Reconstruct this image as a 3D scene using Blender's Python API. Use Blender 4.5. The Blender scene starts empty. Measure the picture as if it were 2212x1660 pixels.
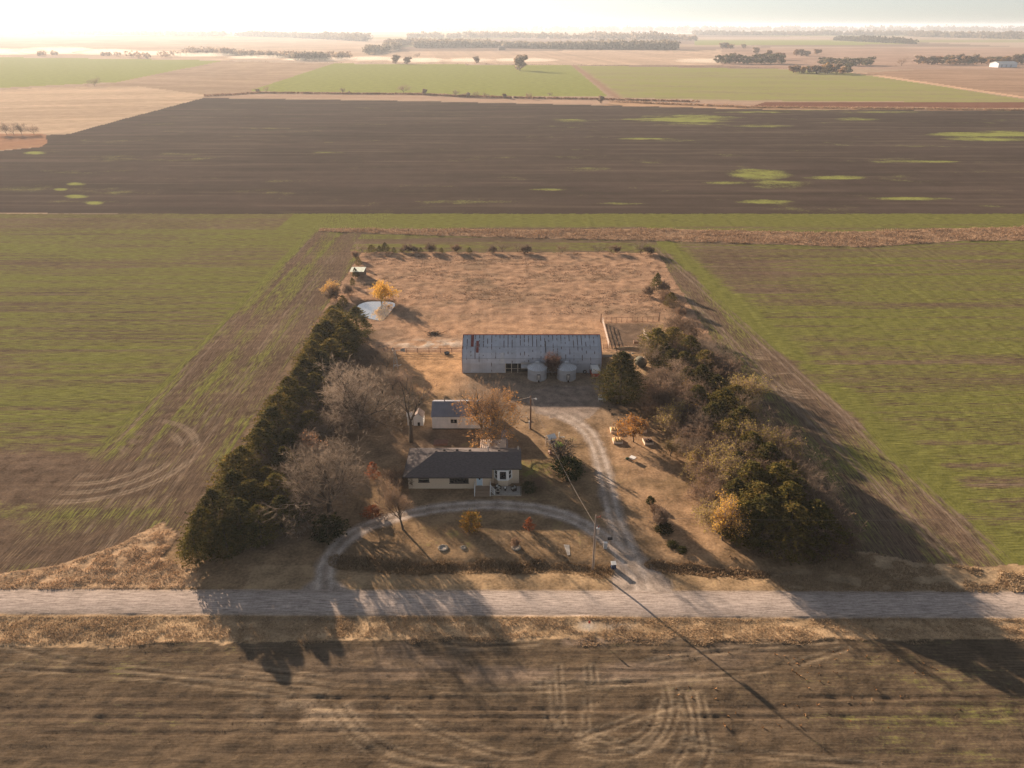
import bpy, math, random
import numpy as np
from mathutils import Vector, Matrix

# ------------------------------------------------------------------ camera, sky, sun, exposure
C = bpy.data.collections.new("farm"); bpy.context.scene.collection.children.link(C)
SC = bpy.context.scene
CAM_H, PITCH, FPX = 70.0, math.radians(26.3), 727 * 2212 / 1024.0
cam = bpy.data.objects.new("camera", bpy.data.cameras.new("camera")); C.objects.link(cam)
cam.location = (0, 0, CAM_H); cam.rotation_euler = (math.radians(90) - PITCH, 0, 0)
cam.data.sensor_width = 36.0; cam.data.lens = 36.0 * 727 / 1024
cam.data.clip_start = 1.0; cam.data.clip_end = 90000
SC.camera = cam
SUN_AZ, SUN_EL = math.radians(-37.0), math.radians(13.8)      # left of the view direction (+Y)
world = bpy.data.worlds.new("World"); SC.world = world; world.use_nodes = True
wn = world.node_tree; bg = wn.nodes["Background"]
sky = wn.nodes.new("ShaderNodeTexSky"); sky.sky_type = 'NISHITA'; sky.sun_disc = False
sky.sun_elevation = SUN_EL; sky.sun_rotation = SUN_AZ; sky.altitude = 400
sky.air_density = 0.8; sky.dust_density = 0.25; sky.ozone_density = 1.5
hs = wn.nodes.new('ShaderNodeHueSaturation'); hs.inputs['Saturation'].default_value = .34; wn.links.new(sky.outputs[0], hs.inputs['Color']); wn.links.new(hs.outputs[0], bg.inputs[0]); bg.inputs[1].default_value = 0.041
sun = bpy.data.objects.new("sun", bpy.data.lights.new("sun", 'SUN')); C.objects.link(sun)
sun.data.energy = 5.0; sun.data.angle = math.radians(0.6); sun.data.color = (1.0, 0.77, 0.56)
sd = Vector((math.sin(SUN_AZ) * math.cos(SUN_EL), math.cos(SUN_AZ) * math.cos(SUN_EL), math.sin(SUN_EL)))
sun.rotation_euler = (-sd).to_track_quat('-Z', 'Y').to_euler()
sun.location = (0, 0, 60)
SC.view_settings.view_transform = 'Standard'; SC.view_settings.look = 'None'
SC.view_settings.exposure = 1.55; SC.view_settings.gamma = 1.0
SC.cycles.volume_bounces = 0; SC.cycles.transparent_max_bounces = 8
SC.cycles.volume_step_rate = 4.0
SC.cycles.max_bounces = 5
SC.cycles.use_denoising = True; SC.cycles.denoising_input_passes = 'RGB_ALBEDO_NORMAL'; SC.cycles.denoising_prefilter = 'NONE'

# ------------------------------------------------------------------ helpers
def G(px, py, z=0.0):
    """surveyed map point: reading in the 2212 px wide view -> ground position"""
    dx = (px - 1106) / FPX; dv = (py - 830) / FPX
    t = (z - CAM_H) / (-math.sin(PITCH) - dv * math.cos(PITCH))
    return (dx * t, (math.cos(PITCH) - dv * math.sin(PITCH)) * t, z)

def survey(X, Y):
    zc = Y * math.cos(PITCH) + CAM_H * math.sin(PITCH)
    return 1106 + FPX * X / zc, 830 + FPX * (-(Y * math.sin(PITCH) - CAM_H * math.cos(PITCH))) / zc

def tag(o, label=None, cat=None, group=None, kind=None):
    if label: o['label'] = label
    if cat: o['category'] = cat
    if group: o['group'] = group
    if kind: o['kind'] = kind
    return o

def empty(name, loc, rz=0.0, label=None, cat=None, group=None):
    o = bpy.data.objects.new(name, None); C.objects.link(o)
    o.location = loc; o.rotation_euler = (0, 0, rz); o.empty_display_size = 0.5
    return tag(o, label, cat, group)

def mesh_np(name, V, F, mat, parent=None, attrs=None, smooth=False, cols=None):
    """V (n,3), F (m,k) arrays"""
    me = bpy.data.meshes.new(name)
    V = np.asarray(V, dtype=np.float32); F = np.asarray(F, dtype=np.int32)
    me.vertices.add(len(V)); me.vertices.foreach_set("co", V.ravel())
    k = F.shape[1]; m = len(F)
    me.loops.add(m * k); me.loops.foreach_set("vertex_index", F.ravel())
    me.polygons.add(m); me.polygons.foreach_set("loop_start", np.arange(0, m * k, k, dtype=np.int32))
    me.polygons.foreach_set("loop_total", np.full(m, k, dtype=np.int32))
    if smooth: me.polygons.foreach_set("use_smooth", np.ones(m, dtype=bool))
    if cols is not None:
        a = me.color_attributes.new("Col", 'FLOAT_COLOR', 'POINT')
        c = np.ones((len(V), 4), dtype=np.float32); c[:, :3] = cols
        a.data.foreach_set("color", c.ravel())
    if attrs:
        for nm, arr in attrs.items():
            a = me.attributes.new(nm, 'FLOAT', 'POINT'); a.data.foreach_set("value", np.asarray(arr, dtype=np.float32))
    me.update(calc_edges=True)
    if mat: me.materials.append(mat)
    o = bpy.data.objects.new(name, me); C.objects.link(o)
    if parent: o.parent = parent
    return o

class MB:
    """collects simple solids; build() links them as one mesh object"""
    def __init__(s): s.v = []; s.f = []
    def raw(s, vs, fs):
        b = len(s.v); s.v += [tuple(p) for p in vs]; s.f += [tuple(i + b for i in f) for f in fs]; return s
    def box(s, x0, x1, y0, y1, z0, z1):
        return s.raw([(x0,y0,z0),(x1,y0,z0),(x1,y1,z0),(x0,y1,z0),(x0,y0,z1),(x1,y0,z1),(x1,y1,z1),(x0,y1,z1)],
                     [(0,3,2,1),(4,5,6,7),(0,1,5,4),(1,2,6,5),(2,3,7,6),(3,0,4,7)])
    def bar(s, a, b, w, h=None):
        h = h or w; a = Vector(a); b = Vector(b); d = (b - a).normalized()
        up = Vector((0,0,1)) if abs(d.z) < .95 else Vector((0,1,0))
        sx = d.cross(up).normalized() * w / 2; sz = sx.cross(d).normalized() * h / 2
        P = [a-sx-sz, a+sx-sz, a+sx+sz, a-sx+sz, b-sx-sz, b+sx-sz, b+sx+sz, b-sx+sz]
        return s.raw(P, [(0,1,2,3),(7,6,5,4),(0,4,5,1),(1,5,6,2),(2,6,7,3),(3,7,4,0)])
    def tube(s, a, b, r0, r1=None, n=8, cap=True):
        r1 = r0 if r1 is None else r1; a = Vector(a); b = Vector(b); d = (b - a).normalized()
        up = Vector((0,0,1)) if abs(d.z) < .95 else Vector((0,1,0))
        x = d.cross(up).normalized(); y = x.cross(d)
        P = [a + (x*math.cos(t)+y*math.sin(t))*r0 for t in [2*math.pi*i/n for i in range(n)]]
        P += [b + (x*math.cos(t)+y*math.sin(t))*r1 for t in [2*math.pi*i/n for i in range(n)]]
        F = [(i, i+n, (i+1)%n+n, (i+1)%n) for i in range(n)]
        if cap: F += [tuple(range(n)), tuple(range(2*n-1, n-1, -1))]
        return s.raw(P, F)
    def path(s, pts, r, n=5):
        for a, b in zip(pts[:-1], pts[1:]): s.tube(a, b, r, r, n)
        return s
    def lathe(s, prof, c=(0,0,0), n=24):
        P = []; F = []
        for r, z in prof:
            P += [(c[0]+r*math.cos(2*math.pi*i/n), c[1]+r*math.sin(2*math.pi*i/n), c[2]+z) for i in range(n)]
        for k in range(len(prof)-1):
            F += [(k*n+i, k*n+(i+1)%n, (k+1)*n+(i+1)%n, (k+1)*n+i) for i in range(n)]
        return s.raw(P, F)
    def blob(s, c, r, seed=0, n=10, m=6, amp=.25):
        rnd = random.Random(seed); P = []; F = []
        for j in range(m+1):
            th = math.pi*j/m
            for i in range(n):
                k = 1 + rnd.uniform(-amp, amp); ph = 2*math.pi*i/n
                P.append((c[0]+r[0]*k*math.sin(th)*math.cos(ph), c[1]+r[1]*k*math.sin(th)*math.sin(ph), c[2]+r[2]*k*math.cos(th)))
        for j in range(m):
            F += [(j*n+i, (j+1)*n+i, (j+1)*n+(i+1)%n, j*n+(i+1)%n) for i in range(n)]
        return s.raw(P, F)
    def build(s, name, mat, parent=None, smooth=False, bevel=0):
        me = bpy.data.meshes.new(name); me.from_pydata(s.v, [], s.f)
        if smooth:
            me.polygons.foreach_set("use_smooth", [True]*len(me.polygons))
        me.materials.append(mat); me.update()
        o = bpy.data.objects.new(name, me); C.objects.link(o)
        if parent: o.parent = parent
        if bevel:
            b = o.modifiers.new("bevel", 'BEVEL'); b.width = bevel; b.segments = 2; b.limit_method = 'ANGLE'
        return o

def copy_tree(o, parent=None):
    c = o.copy(); C.objects.link(c); c.parent = parent
    for ch in o.children: copy_tree(ch, c)
    return c

# ------------------------------------------------------------------ materials
def new_mat(name):
    m = bpy.data.materials.new(name); m.use_nodes = True
    nt = m.node_tree; b = nt.nodes["Principled BSDF"]
    return m, nt, b

def plain(name, col, rough=.7, metal=0.0, var=.12, scale=3.0, bump=0.0, spec=.3, stretch=(1,1,1)):
    m, nt, b = new_mat(name)
    tc = nt.nodes.new("ShaderNodeTexCoord"); mp = nt.nodes.new("ShaderNodeMapping"); mp.inputs['Scale'].default_value = stretch
    n = nt.nodes.new("ShaderNodeTexNoise"); n.inputs['Scale'].default_value = scale; n.inputs['Detail'].default_value = 5
    nt.links.new(tc.outputs['Object'], mp.inputs[0]); nt.links.new(mp.outputs[0], n.inputs['Vector'])
    r = nt.nodes.new("ShaderNodeMapRange"); r.inputs[1].default_value = .25; r.inputs[2].default_value = .75
    r.inputs[3].default_value = 1 - var; r.inputs[4].default_value = 1 + var
    nt.links.new(n.outputs[0], r.inputs[0])
    mx = nt.nodes.new("ShaderNodeVectorMath"); mx.operation = 'SCALE'; mx.inputs[0].default_value = col
    nt.links.new(r.outputs[0], mx.inputs['Scale']); nt.links.new(mx.outputs[0], b.inputs['Base Color'])
    b.inputs['Roughness'].default_value = rough; b.inputs['Metallic'].default_value = metal
    b.inputs['Specular IOR Level'].default_value = spec
    if bump:
        bp = nt.nodes.new("ShaderNodeBump"); bp.inputs['Strength'].default_value = 1; bp.inputs['Distance'].default_value = bump
        nt.links.new(n.outputs[0], bp.inputs['Height']); nt.links.new(bp.outputs[0], b.inputs['Normal'])
    return m

def ground_mat(name, fine=1.0, bump=.05, green=(.150, .152, .046), gsharp=.22, amp=.5):
    """earth colour from the mesh's survey attribute, crop cover 'Grn' broken up into plants"""
    m, nt, b = new_mat(name); N = nt.nodes; L = nt.links
    col = N.new("ShaderNodeAttribute"); col.attribute_name = "Col"
    gr = N.new("ShaderNodeAttribute"); gr.attribute_name = "Grn"
    tc = N.new("ShaderNodeTexCoord")
    n1 = N.new("ShaderNodeTexNoise"); n1.inputs['Scale'].default_value = 2.2 * fine; n1.inputs['Detail'].default_value = 7; n1.inputs['Roughness'].default_value = .68
    n2 = N.new("ShaderNodeTexNoise"); n2.inputs['Scale'].default_value = .35 * fine; n2.inputs['Detail'].default_value = 6
    L.new(tc.outputs['Object'], n1.inputs['Vector']); L.new(tc.outputs['Object'], n2.inputs['Vector'])
    s0 = N.new("ShaderNodeMath"); s0.operation = 'ADD'; L.new(n1.outputs[0], s0.inputs[0]); L.new(n2.outputs[0], s0.inputs[1])
    prev = s0.outputs[0]
    for att, sc_ in (('Rx', (.30*fine, 4.5*fine, 1)), ('Ry', (4.5*fine, .30*fine, 1))):     # drilled rows run along x or y
        at = N.new("ShaderNodeAttribute"); at.attribute_name = att
        mp = N.new("ShaderNodeMapping"); mp.inputs['Scale'].default_value = sc_; L.new(tc.outputs['Object'], mp.inputs[0])
        nr = N.new("ShaderNodeTexNoise"); nr.inputs['Scale'].default_value = 1; nr.inputs['Detail'].default_value = 4; nr.inputs['Roughness'].default_value = .6; L.new(mp.outputs[0], nr.inputs['Vector'])
        a_ = N.new("ShaderNodeMath"); a_.operation = 'MULTIPLY_ADD'; a_.inputs[1].default_value = 1.7; a_.inputs[2].default_value = -.85; L.new(nr.outputs[0], a_.inputs[0])
        b2 = N.new("ShaderNodeMath"); b2.operation = 'MULTIPLY_ADD'; b2.inputs[1].default_value = .5; L.new(n1.outputs[0], b2.inputs[0]); b2.inputs[2].default_value = .75
        c2 = N.new("ShaderNodeMath"); c2.operation = 'ADD'; L.new(a_.outputs[0], c2.inputs[0]); L.new(b2.outputs[0], c2.inputs[1])
        m2 = N.new("ShaderNodeMix"); m2.data_type = 'FLOAT'; L.new(at.outputs['Fac'], m2.inputs[0]); L.new(prev, m2.inputs[2]); L.new(c2.outputs[0], m2.inputs[3]); prev = m2.outputs[0]
    s = N.new("ShaderNodeMath"); s.operation = 'ADD'; s.inputs[1].default_value = 0; L.new(prev, s.inputs[0])
    r = N.new("ShaderNodeMapRange"); r.inputs[1].default_value = .7; r.inputs[2].default_value = 1.3; r.inputs[3].default_value = 1-amp; r.inputs[4].default_value = 1+amp
    L.new(s.outputs[0], r.inputs[0])
    sc = N.new("ShaderNodeVectorMath"); sc.operation = 'SCALE'; L.new(col.outputs['Color'], sc.inputs[0]); L.new(r.outputs[0], sc.inputs['Scale'])
    # crop cover
    inv = N.new("ShaderNodeMath"); inv.operation = 'ADD'; L.new(gr.outputs['Fac'], inv.inputs[0])
    hn = N.new("ShaderNodeMath"); hn.operation = 'MULTIPLY_ADD'; L.new(s.outputs[0], hn.inputs[0]); hn.inputs[1].default_value = .9; hn.inputs[2].default_value = -.9
    L.new(hn.outputs[0], inv.inputs[1])
    f = N.new("ShaderNodeMapRange"); f.interpolation_type = 'SMOOTHSTEP'; f.inputs[1].default_value = .5 - gsharp; f.inputs[2].default_value = .5 + gsharp
    L.new(inv.outputs[0], f.inputs[0])
    gs = N.new("ShaderNodeVectorMath"); gs.operation = 'SCALE'; gs.inputs[0].default_value = green; L.new(r.outputs[0], gs.inputs['Scale'])
    mx = N.new("ShaderNodeMix"); mx.data_type = 'RGBA'; L.new(f.outputs[0], mx.inputs[0]); L.new(sc.outputs[0], mx.inputs[6]); L.new(gs.outputs[0], mx.inputs[7])
    L.new(mx.outputs[2], b.inputs['Base Color'])
    b.inputs['Roughness'].default_value = 1.0; b.inputs['Specular IOR Level'].default_value = 0.0
    if bump:
        bp = N.new("ShaderNodeBump"); bp.inputs['Distance'].default_value = bump; L.new(n1.outputs[0], bp.inputs['Height']); L.new(bp.outputs[0], b.inputs['Normal'])
    return m

def leaf_mat(name, trans=.35, rough=.8):
    m = bpy.data.materials.new(name); m.use_nodes = True; nt = m.node_tree; N = nt.nodes; L = nt.links
    N.remove(N["Principled BSDF"]); out = N["Material Output"]
    col = N.new("ShaderNodeAttribute"); col.attribute_name = "Col"
    oi = N.new("ShaderNodeObjectInfo")
    r = N.new("ShaderNodeMapRange"); r.inputs[3].default_value = .75; r.inputs[4].default_value = 1.3; L.new(oi.outputs['Random'], r.inputs[0])
    sc = N.new("ShaderNodeVectorMath"); sc.operation = 'SCALE'; L.new(col.outputs['Color'], sc.inputs[0]); L.new(r.outputs[0], sc.inputs['Scale'])
    d = N.new("ShaderNodeBsdfDiffuse"); t = N.new("ShaderNodeBsdfTranslucent"); mx = N.new("ShaderNodeMixShader"); mx.inputs[0].default_value = trans
    L.new(sc.outputs[0], d.inputs[0]); L.new(sc.outputs[0], t.inputs[0]); L.new(d.outputs[0], mx.inputs[1]); L.new(t.outputs[0], mx.inputs[2]); L.new(mx.outputs[0], out.inputs[0])
    return m

def rib_mat(name, col, pitch=.25, rust=0.0, metal=.35, rough=.5, seam=.9, rustcol=(.16,.06,.04), axis=0, bump=.02):
    """ribbed sheet metal with seams, stains and rust"""
    m, nt, b = new_mat(name); N = nt.nodes; L = nt.links
    tc = N.new("ShaderNodeTexCoord"); sep = N.new("ShaderNodeSeparateXYZ"); L.new(tc.outputs['Object'], sep.inputs[0])
    w = N.new("ShaderNodeMath"); w.operation = 'MULTIPLY'; w.inputs[1].default_value = 2*math.pi/pitch; L.new(sep.outputs[axis], w.inputs[0])
    si = N.new("ShaderNodeMath"); si.operation = 'SINE'; L.new(w.outputs[0], si.inputs[0])
    bp = N.new("ShaderNodeBump"); bp.inputs['Distance'].default_value = bump; L.new(si.outputs[0], bp.inputs['Height']); L.new(bp.outputs[0], b.inputs['Normal'])
    fr = N.new("ShaderNodeMath"); fr.operation = 'DIVIDE'; fr.inputs[1].default_value = seam; L.new(sep.outputs[axis], fr.inputs[0])
    fr2 = N.new("ShaderNodeMath"); fr2.operation = 'FRACT'; L.new(fr.outputs[0], fr2.inputs[0])
    fl = N.new("ShaderNodeMath"); fl.operation = 'FLOOR'; L.new(fr.outputs[0], fl.inputs[0])
    wn_ = N.new("ShaderNodeTexWhiteNoise"); wn_.noise_dimensions = '1D'; L.new(fl.outputs[0], wn_.inputs['W'])
    n = N.new("ShaderNodeTexNoise"); n.inputs['Scale'].default_value = .8; n.inputs['Detail'].default_value = 6; L.new(tc.outputs['Object'], n.inputs['Vector'])
    a1 = N.new("ShaderNodeMath"); a1.operation = 'MULTIPLY_ADD'; a1.inputs[1].default_value = .16; a1.inputs[2].default_value = .92; L.new(wn_.outputs['Value'], a1.inputs[0])
    a2 = N.new("ShaderNodeMath"); a2.operation = 'MULTIPLY_ADD'; a2.inputs[1].default_value = .5; a2.inputs[2].default_value = .75; L.new(n.outputs[0], a2.inputs[0])
    a3 = N.new("ShaderNodeMath"); a3.operation = 'MULTIPLY'; L.new(a1.outputs[0], a3.inputs[0]); L.new(a2.outputs[0], a3.inputs[1])
    sc = N.new("ShaderNodeVectorMath"); sc.operation = 'SCALE'; sc.inputs[0].default_value = col; L.new(a3.outputs[0], sc.inputs['Scale'])
    # dark rust runs next to the seams, strongest near the top
    ns = N.new("ShaderNodeTexNoise"); ns.inputs['Scale'].default_value = 1.0; ns.inputs['Detail'].default_value = 4
    mp = N.new("ShaderNodeMapping"); mp.inputs['Scale'].default_value = (1.3, .8, .8) if axis == 0 else (.8, 1.3, .8)
    L.new(tc.outputs['Object'], mp.inputs[0]); L.new(mp.outputs[0], ns.inputs['Vector'])
    e = N.new("ShaderNodeMath"); e.operation = 'LESS_THAN'; e.inputs[1].default_value = .2; L.new(fr2.outputs[0], e.inputs[0])
    zt = N.new("ShaderNodeMapRange"); zt.inputs[1].default_value = 1.0; zt.inputs[2].default_value = 6.6; zt.inputs[3].default_value = -.10; zt.inputs[4].default_value = .10
    L.new(sep.outputs[2], zt.inputs[0])
    th = N.new("ShaderNodeMath"); th.operation = 'ADD'; L.new(ns.outputs[0], th.inputs[0]); L.new(zt.outputs[0], th.inputs[1])
    g = N.new("ShaderNodeMapRange"); g.inputs[1].default_value = .62 - rust*.2; g.inputs[2].default_value = .68 - rust*.2; L.new(th.outputs[0], g.inputs[0])
    mm = N.new("ShaderNodeMath"); mm.operation = 'MULTIPLY'; L.new(g.outputs[0], mm.inputs[0]); L.new(e.outputs[0], mm.inputs[1])
    m3 = N.new("ShaderNodeMath"); m3.operation = 'MULTIPLY'; m3.inputs[1].default_value = 1.0 if rust else 0.0; L.new(mm.outputs[0], m3.inputs[0])
    mx = N.new("ShaderNodeMix"); mx.data_type = 'RGBA'; L.new(m3.outputs[0], mx.inputs[0]); L.new(sc.outputs[0], mx.inputs[6]); mx.inputs[7].default_value = (*rustcol, 1)
    L.new(mx.outputs[2], b.inputs['Base Color']); b.inputs['Metallic'].default_value = metal; b.inputs['Roughness'].default_value = rough
    return m

def brick_mat(name, c1, c2, mortar, scale=4.0):
    m, nt, b = new_mat(name); N = nt.nodes; L = nt.links
    tc = N.new("ShaderNodeTexCoord"); sep = N.new("ShaderNodeSeparateXYZ"); L.new(tc.outputs['Object'], sep.inputs[0])
    ad = N.new("ShaderNodeMath"); ad.operation = 'ADD'; L.new(sep.outputs[0], ad.inputs[0]); L.new(sep.outputs[1], ad.inputs[1])
    cb = N.new("ShaderNodeCombineXYZ"); L.new(ad.outputs[0], cb.inputs[0]); L.new(sep.outputs[2], cb.inputs[1])
    br = N.new("ShaderNodeTexBrick"); br.inputs['Scale'].default_value = scale; br.inputs['Color1'].default_value = (*c1, 1); br.inputs['Color2'].default_value = (*c2, 1); br.inputs['Mortar'].default_value = (*mortar, 1)
    br.inputs['Mortar Size'].default_value = .03; L.new(cb.outputs[0], br.inputs['Vector'])
    L.new(br.outputs[0], b.inputs['Base Color']); b.inputs['Roughness'].default_value = .85; b.inputs['Specular IOR Level'].default_value = .2
    return m

M = {}
M['leaf'] = leaf_mat('foliage', .38); M['twig'] = leaf_mat('bare twigs', .0); M['grass'] = leaf_mat('dry grass', .15)
M['bark'] = plain('bark', (.10,.075,.055), .95, var=.35, scale=2, stretch=(3,3,.5))
M['white'] = plain('white paint', (.75,.74,.72), .5, var=.06)
M['glass'] = plain('dark glass', (.015,.017,.02), .08, spec=.6, var=.2)
M['rust'] = plain('rust red paint', (.22,.055,.045), .75, var=.3)
M['ruststeel'] = plain('rusted steel', (.20,.10,.065), .75, metal=.2, var=.35)
M['wood'] = plain('weathered wood', (.26,.20,.155), .9, var=.25, scale=5, stretch=(4,4,.6))
M['deckwood'] = plain('deck boards', (.30,.215,.15), .85, var=.2, scale=3, stretch=(.6,6,6))
M['concrete'] = plain('concrete', (.36,.33,.30), .9, var=.2, scale=2)
M['black'] = plain('black paint', (.012,.012,.014), .5, var=.2)
M['rubber'] = plain('tyre rubber', (.018,.018,.018), .85, var=.2)
M['steel'] = plain('galvanised steel', (.45,.47,.50), .4, metal=.7, var=.12)
M['stone'] = plain('pale stone', (.34,.30,.25), .95, var=.25, scale=4, bump=.05)
M['brown'] = plain('brown wood', (.20,.12,.075), .85, var=.3)
# ------------------------------------------------------------------ terrain maths
def vn(x, y, seed=0):
    xi = np.floor(x); yi = np.floor(y); fx = x - xi; fy = y - yi
    fx = fx*fx*(3-2*fx); fy = fy*fy*(3-2*fy)
    xi = xi.astype(np.int64); yi = yi.astype(np.int64)
    def h(a, b):
        n = (a*374761393 + b*668265263 + seed*974634777) & 0xffffffff
        n = ((n ^ (n >> 13)) * 1274126177) & 0xffffffff
        n = (n ^ (n >> 16)) & 0xffffffff
        return n / 4294967295.0
    return (h(xi, yi)*(1-fx) + h(xi+1, yi)*fx)*(1-fy) + (h(xi, yi+1)*(1-fx) + h(xi+1, yi+1)*fx)*fy

def fbm(x, y, seed=0, o=4):
    t = 0; a = .5; s = 0
    for i in range(o):
        t = t + a*vn(x*2**i, y*2**i, seed+i*17); s += a; a *= .5
    return t/s

def sst(x, a, b):
    t = np.clip((x-a)/(b-a), 0, 1); return t*t*(3-2*t)

def inpoly(X, Y, poly):
    r = np.zeros(X.shape, bool); n = len(poly)
    for i in range(n):
        x0, y0 = poly[i]; x1, y1 = poly[(i+1) % n]
        if y0 == y1: continue
        c = ((Y >= min(y0, y1)) & (Y < max(y0, y1)) & (X < (x1-x0)*(Y-y0)/(y1-y0) + x0))
        r ^= c
    return r

def GP(pts): return [G(a, b)[:2] for a, b in pts]

def pdist(X, Y, pts):
    """distance to a polyline, and the signed side offset"""
    best = np.full(X.shape, 1e9)
    for (x0, y0), (x1, y1) in zip(pts[:-1], pts[1:]):
        dx, dy = x1-x0, y1-y0; L = dx*dx+dy*dy
        t = np.clip(((X-x0)*dx+(Y-y0)*dy)/L, 0, 1)
        best = np.minimum(best, np.hypot(X-x0-t*dx, Y-y0-t*dy))
    return best

def smooth_path(pts, k=3):
    for _ in range(k):
        q = [pts[0]]
        for a, b in zip(pts[:-1], pts[1:]):
            q += [(a[0]*.75+b[0]*.25, a[1]*.75+b[1]*.25), (a[0]*.25+b[0]*.75, a[1]*.25+b[1]*.75)]
        q.append(pts[-1]); pts = q
    return pts

DRIVE_A = smooth_path(GP([(1392,1300),(1385,1255),(1362,1200),(1330,1130),(1315,1070),(1303,1010),(1283,950),(1262,925),(1225,900),(1170,880)]), 2)
DRIVE_B = smooth_path(GP([(702,1300),(700,1240),(712,1200),(755,1155),(830,1122),(930,1100),(1040,1090),(1130,1094),(1200,1106),(1270,1136),(1335,1185),(1375,1240)]), 2)
APRON = GP([(1150,845),(1190,836),(1300,832),(1305,870),(1272,905),(1235,915),(1170,895),(1130,870)])
DITCH = smooth_path(GP([(730,1213),(800,1222),(900,1226),(1000,1224),(1075,1226),(1180,1222),(1300,1232)]), 1)
DITCH2 = GP([(1410,1222),(1520,1232),(1650,1238)])
BAND = GP([(690,494),(1106,497),(1420,495),(1600,499),(1778,504),(1885,500),(2000,496),(2212,491),(2500,488),(2500,520),(2212,520),(2080,521),(1990,527),(1885,534),(1778,532),(1600,526),(1420,521),(1106,514),(900,508),(690,500)])
CORNER_L = GP([(-200,1245),(0,1238),(110,1225),(250,1180),(345,1130),(385,1160),(352,1200),(432,1238),(425,1272),(-200,1276)])
CORNER_R = GP([(1860,1190),(2000,1215),(2212,1238),(2400,1250),(2400,1282),(1700,1278),(1660,1250)])
PONDC = (-37.6, 187.6)
POND = smooth_path([(-42.9,188.5),(-42.6,192),(-40.8,194.2),(-37,194.3),(-33.8,193.8),(-32.7,191.8),(-33.4,186),(-34.2,180.2),(-35.6,180.3),(-39,182.3),(-41.8,185.0),(-42.9,188.5)], 2)
def pond_r(a):   # outline radius by angle
    return 4.5 + 1.0*np.cos(2*(a-.15)) + .7*np.cos(3*a+2.6) + .25*np.cos(5*a)

def gauss(d, w): return np.exp(-(d/w)**2)

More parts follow.
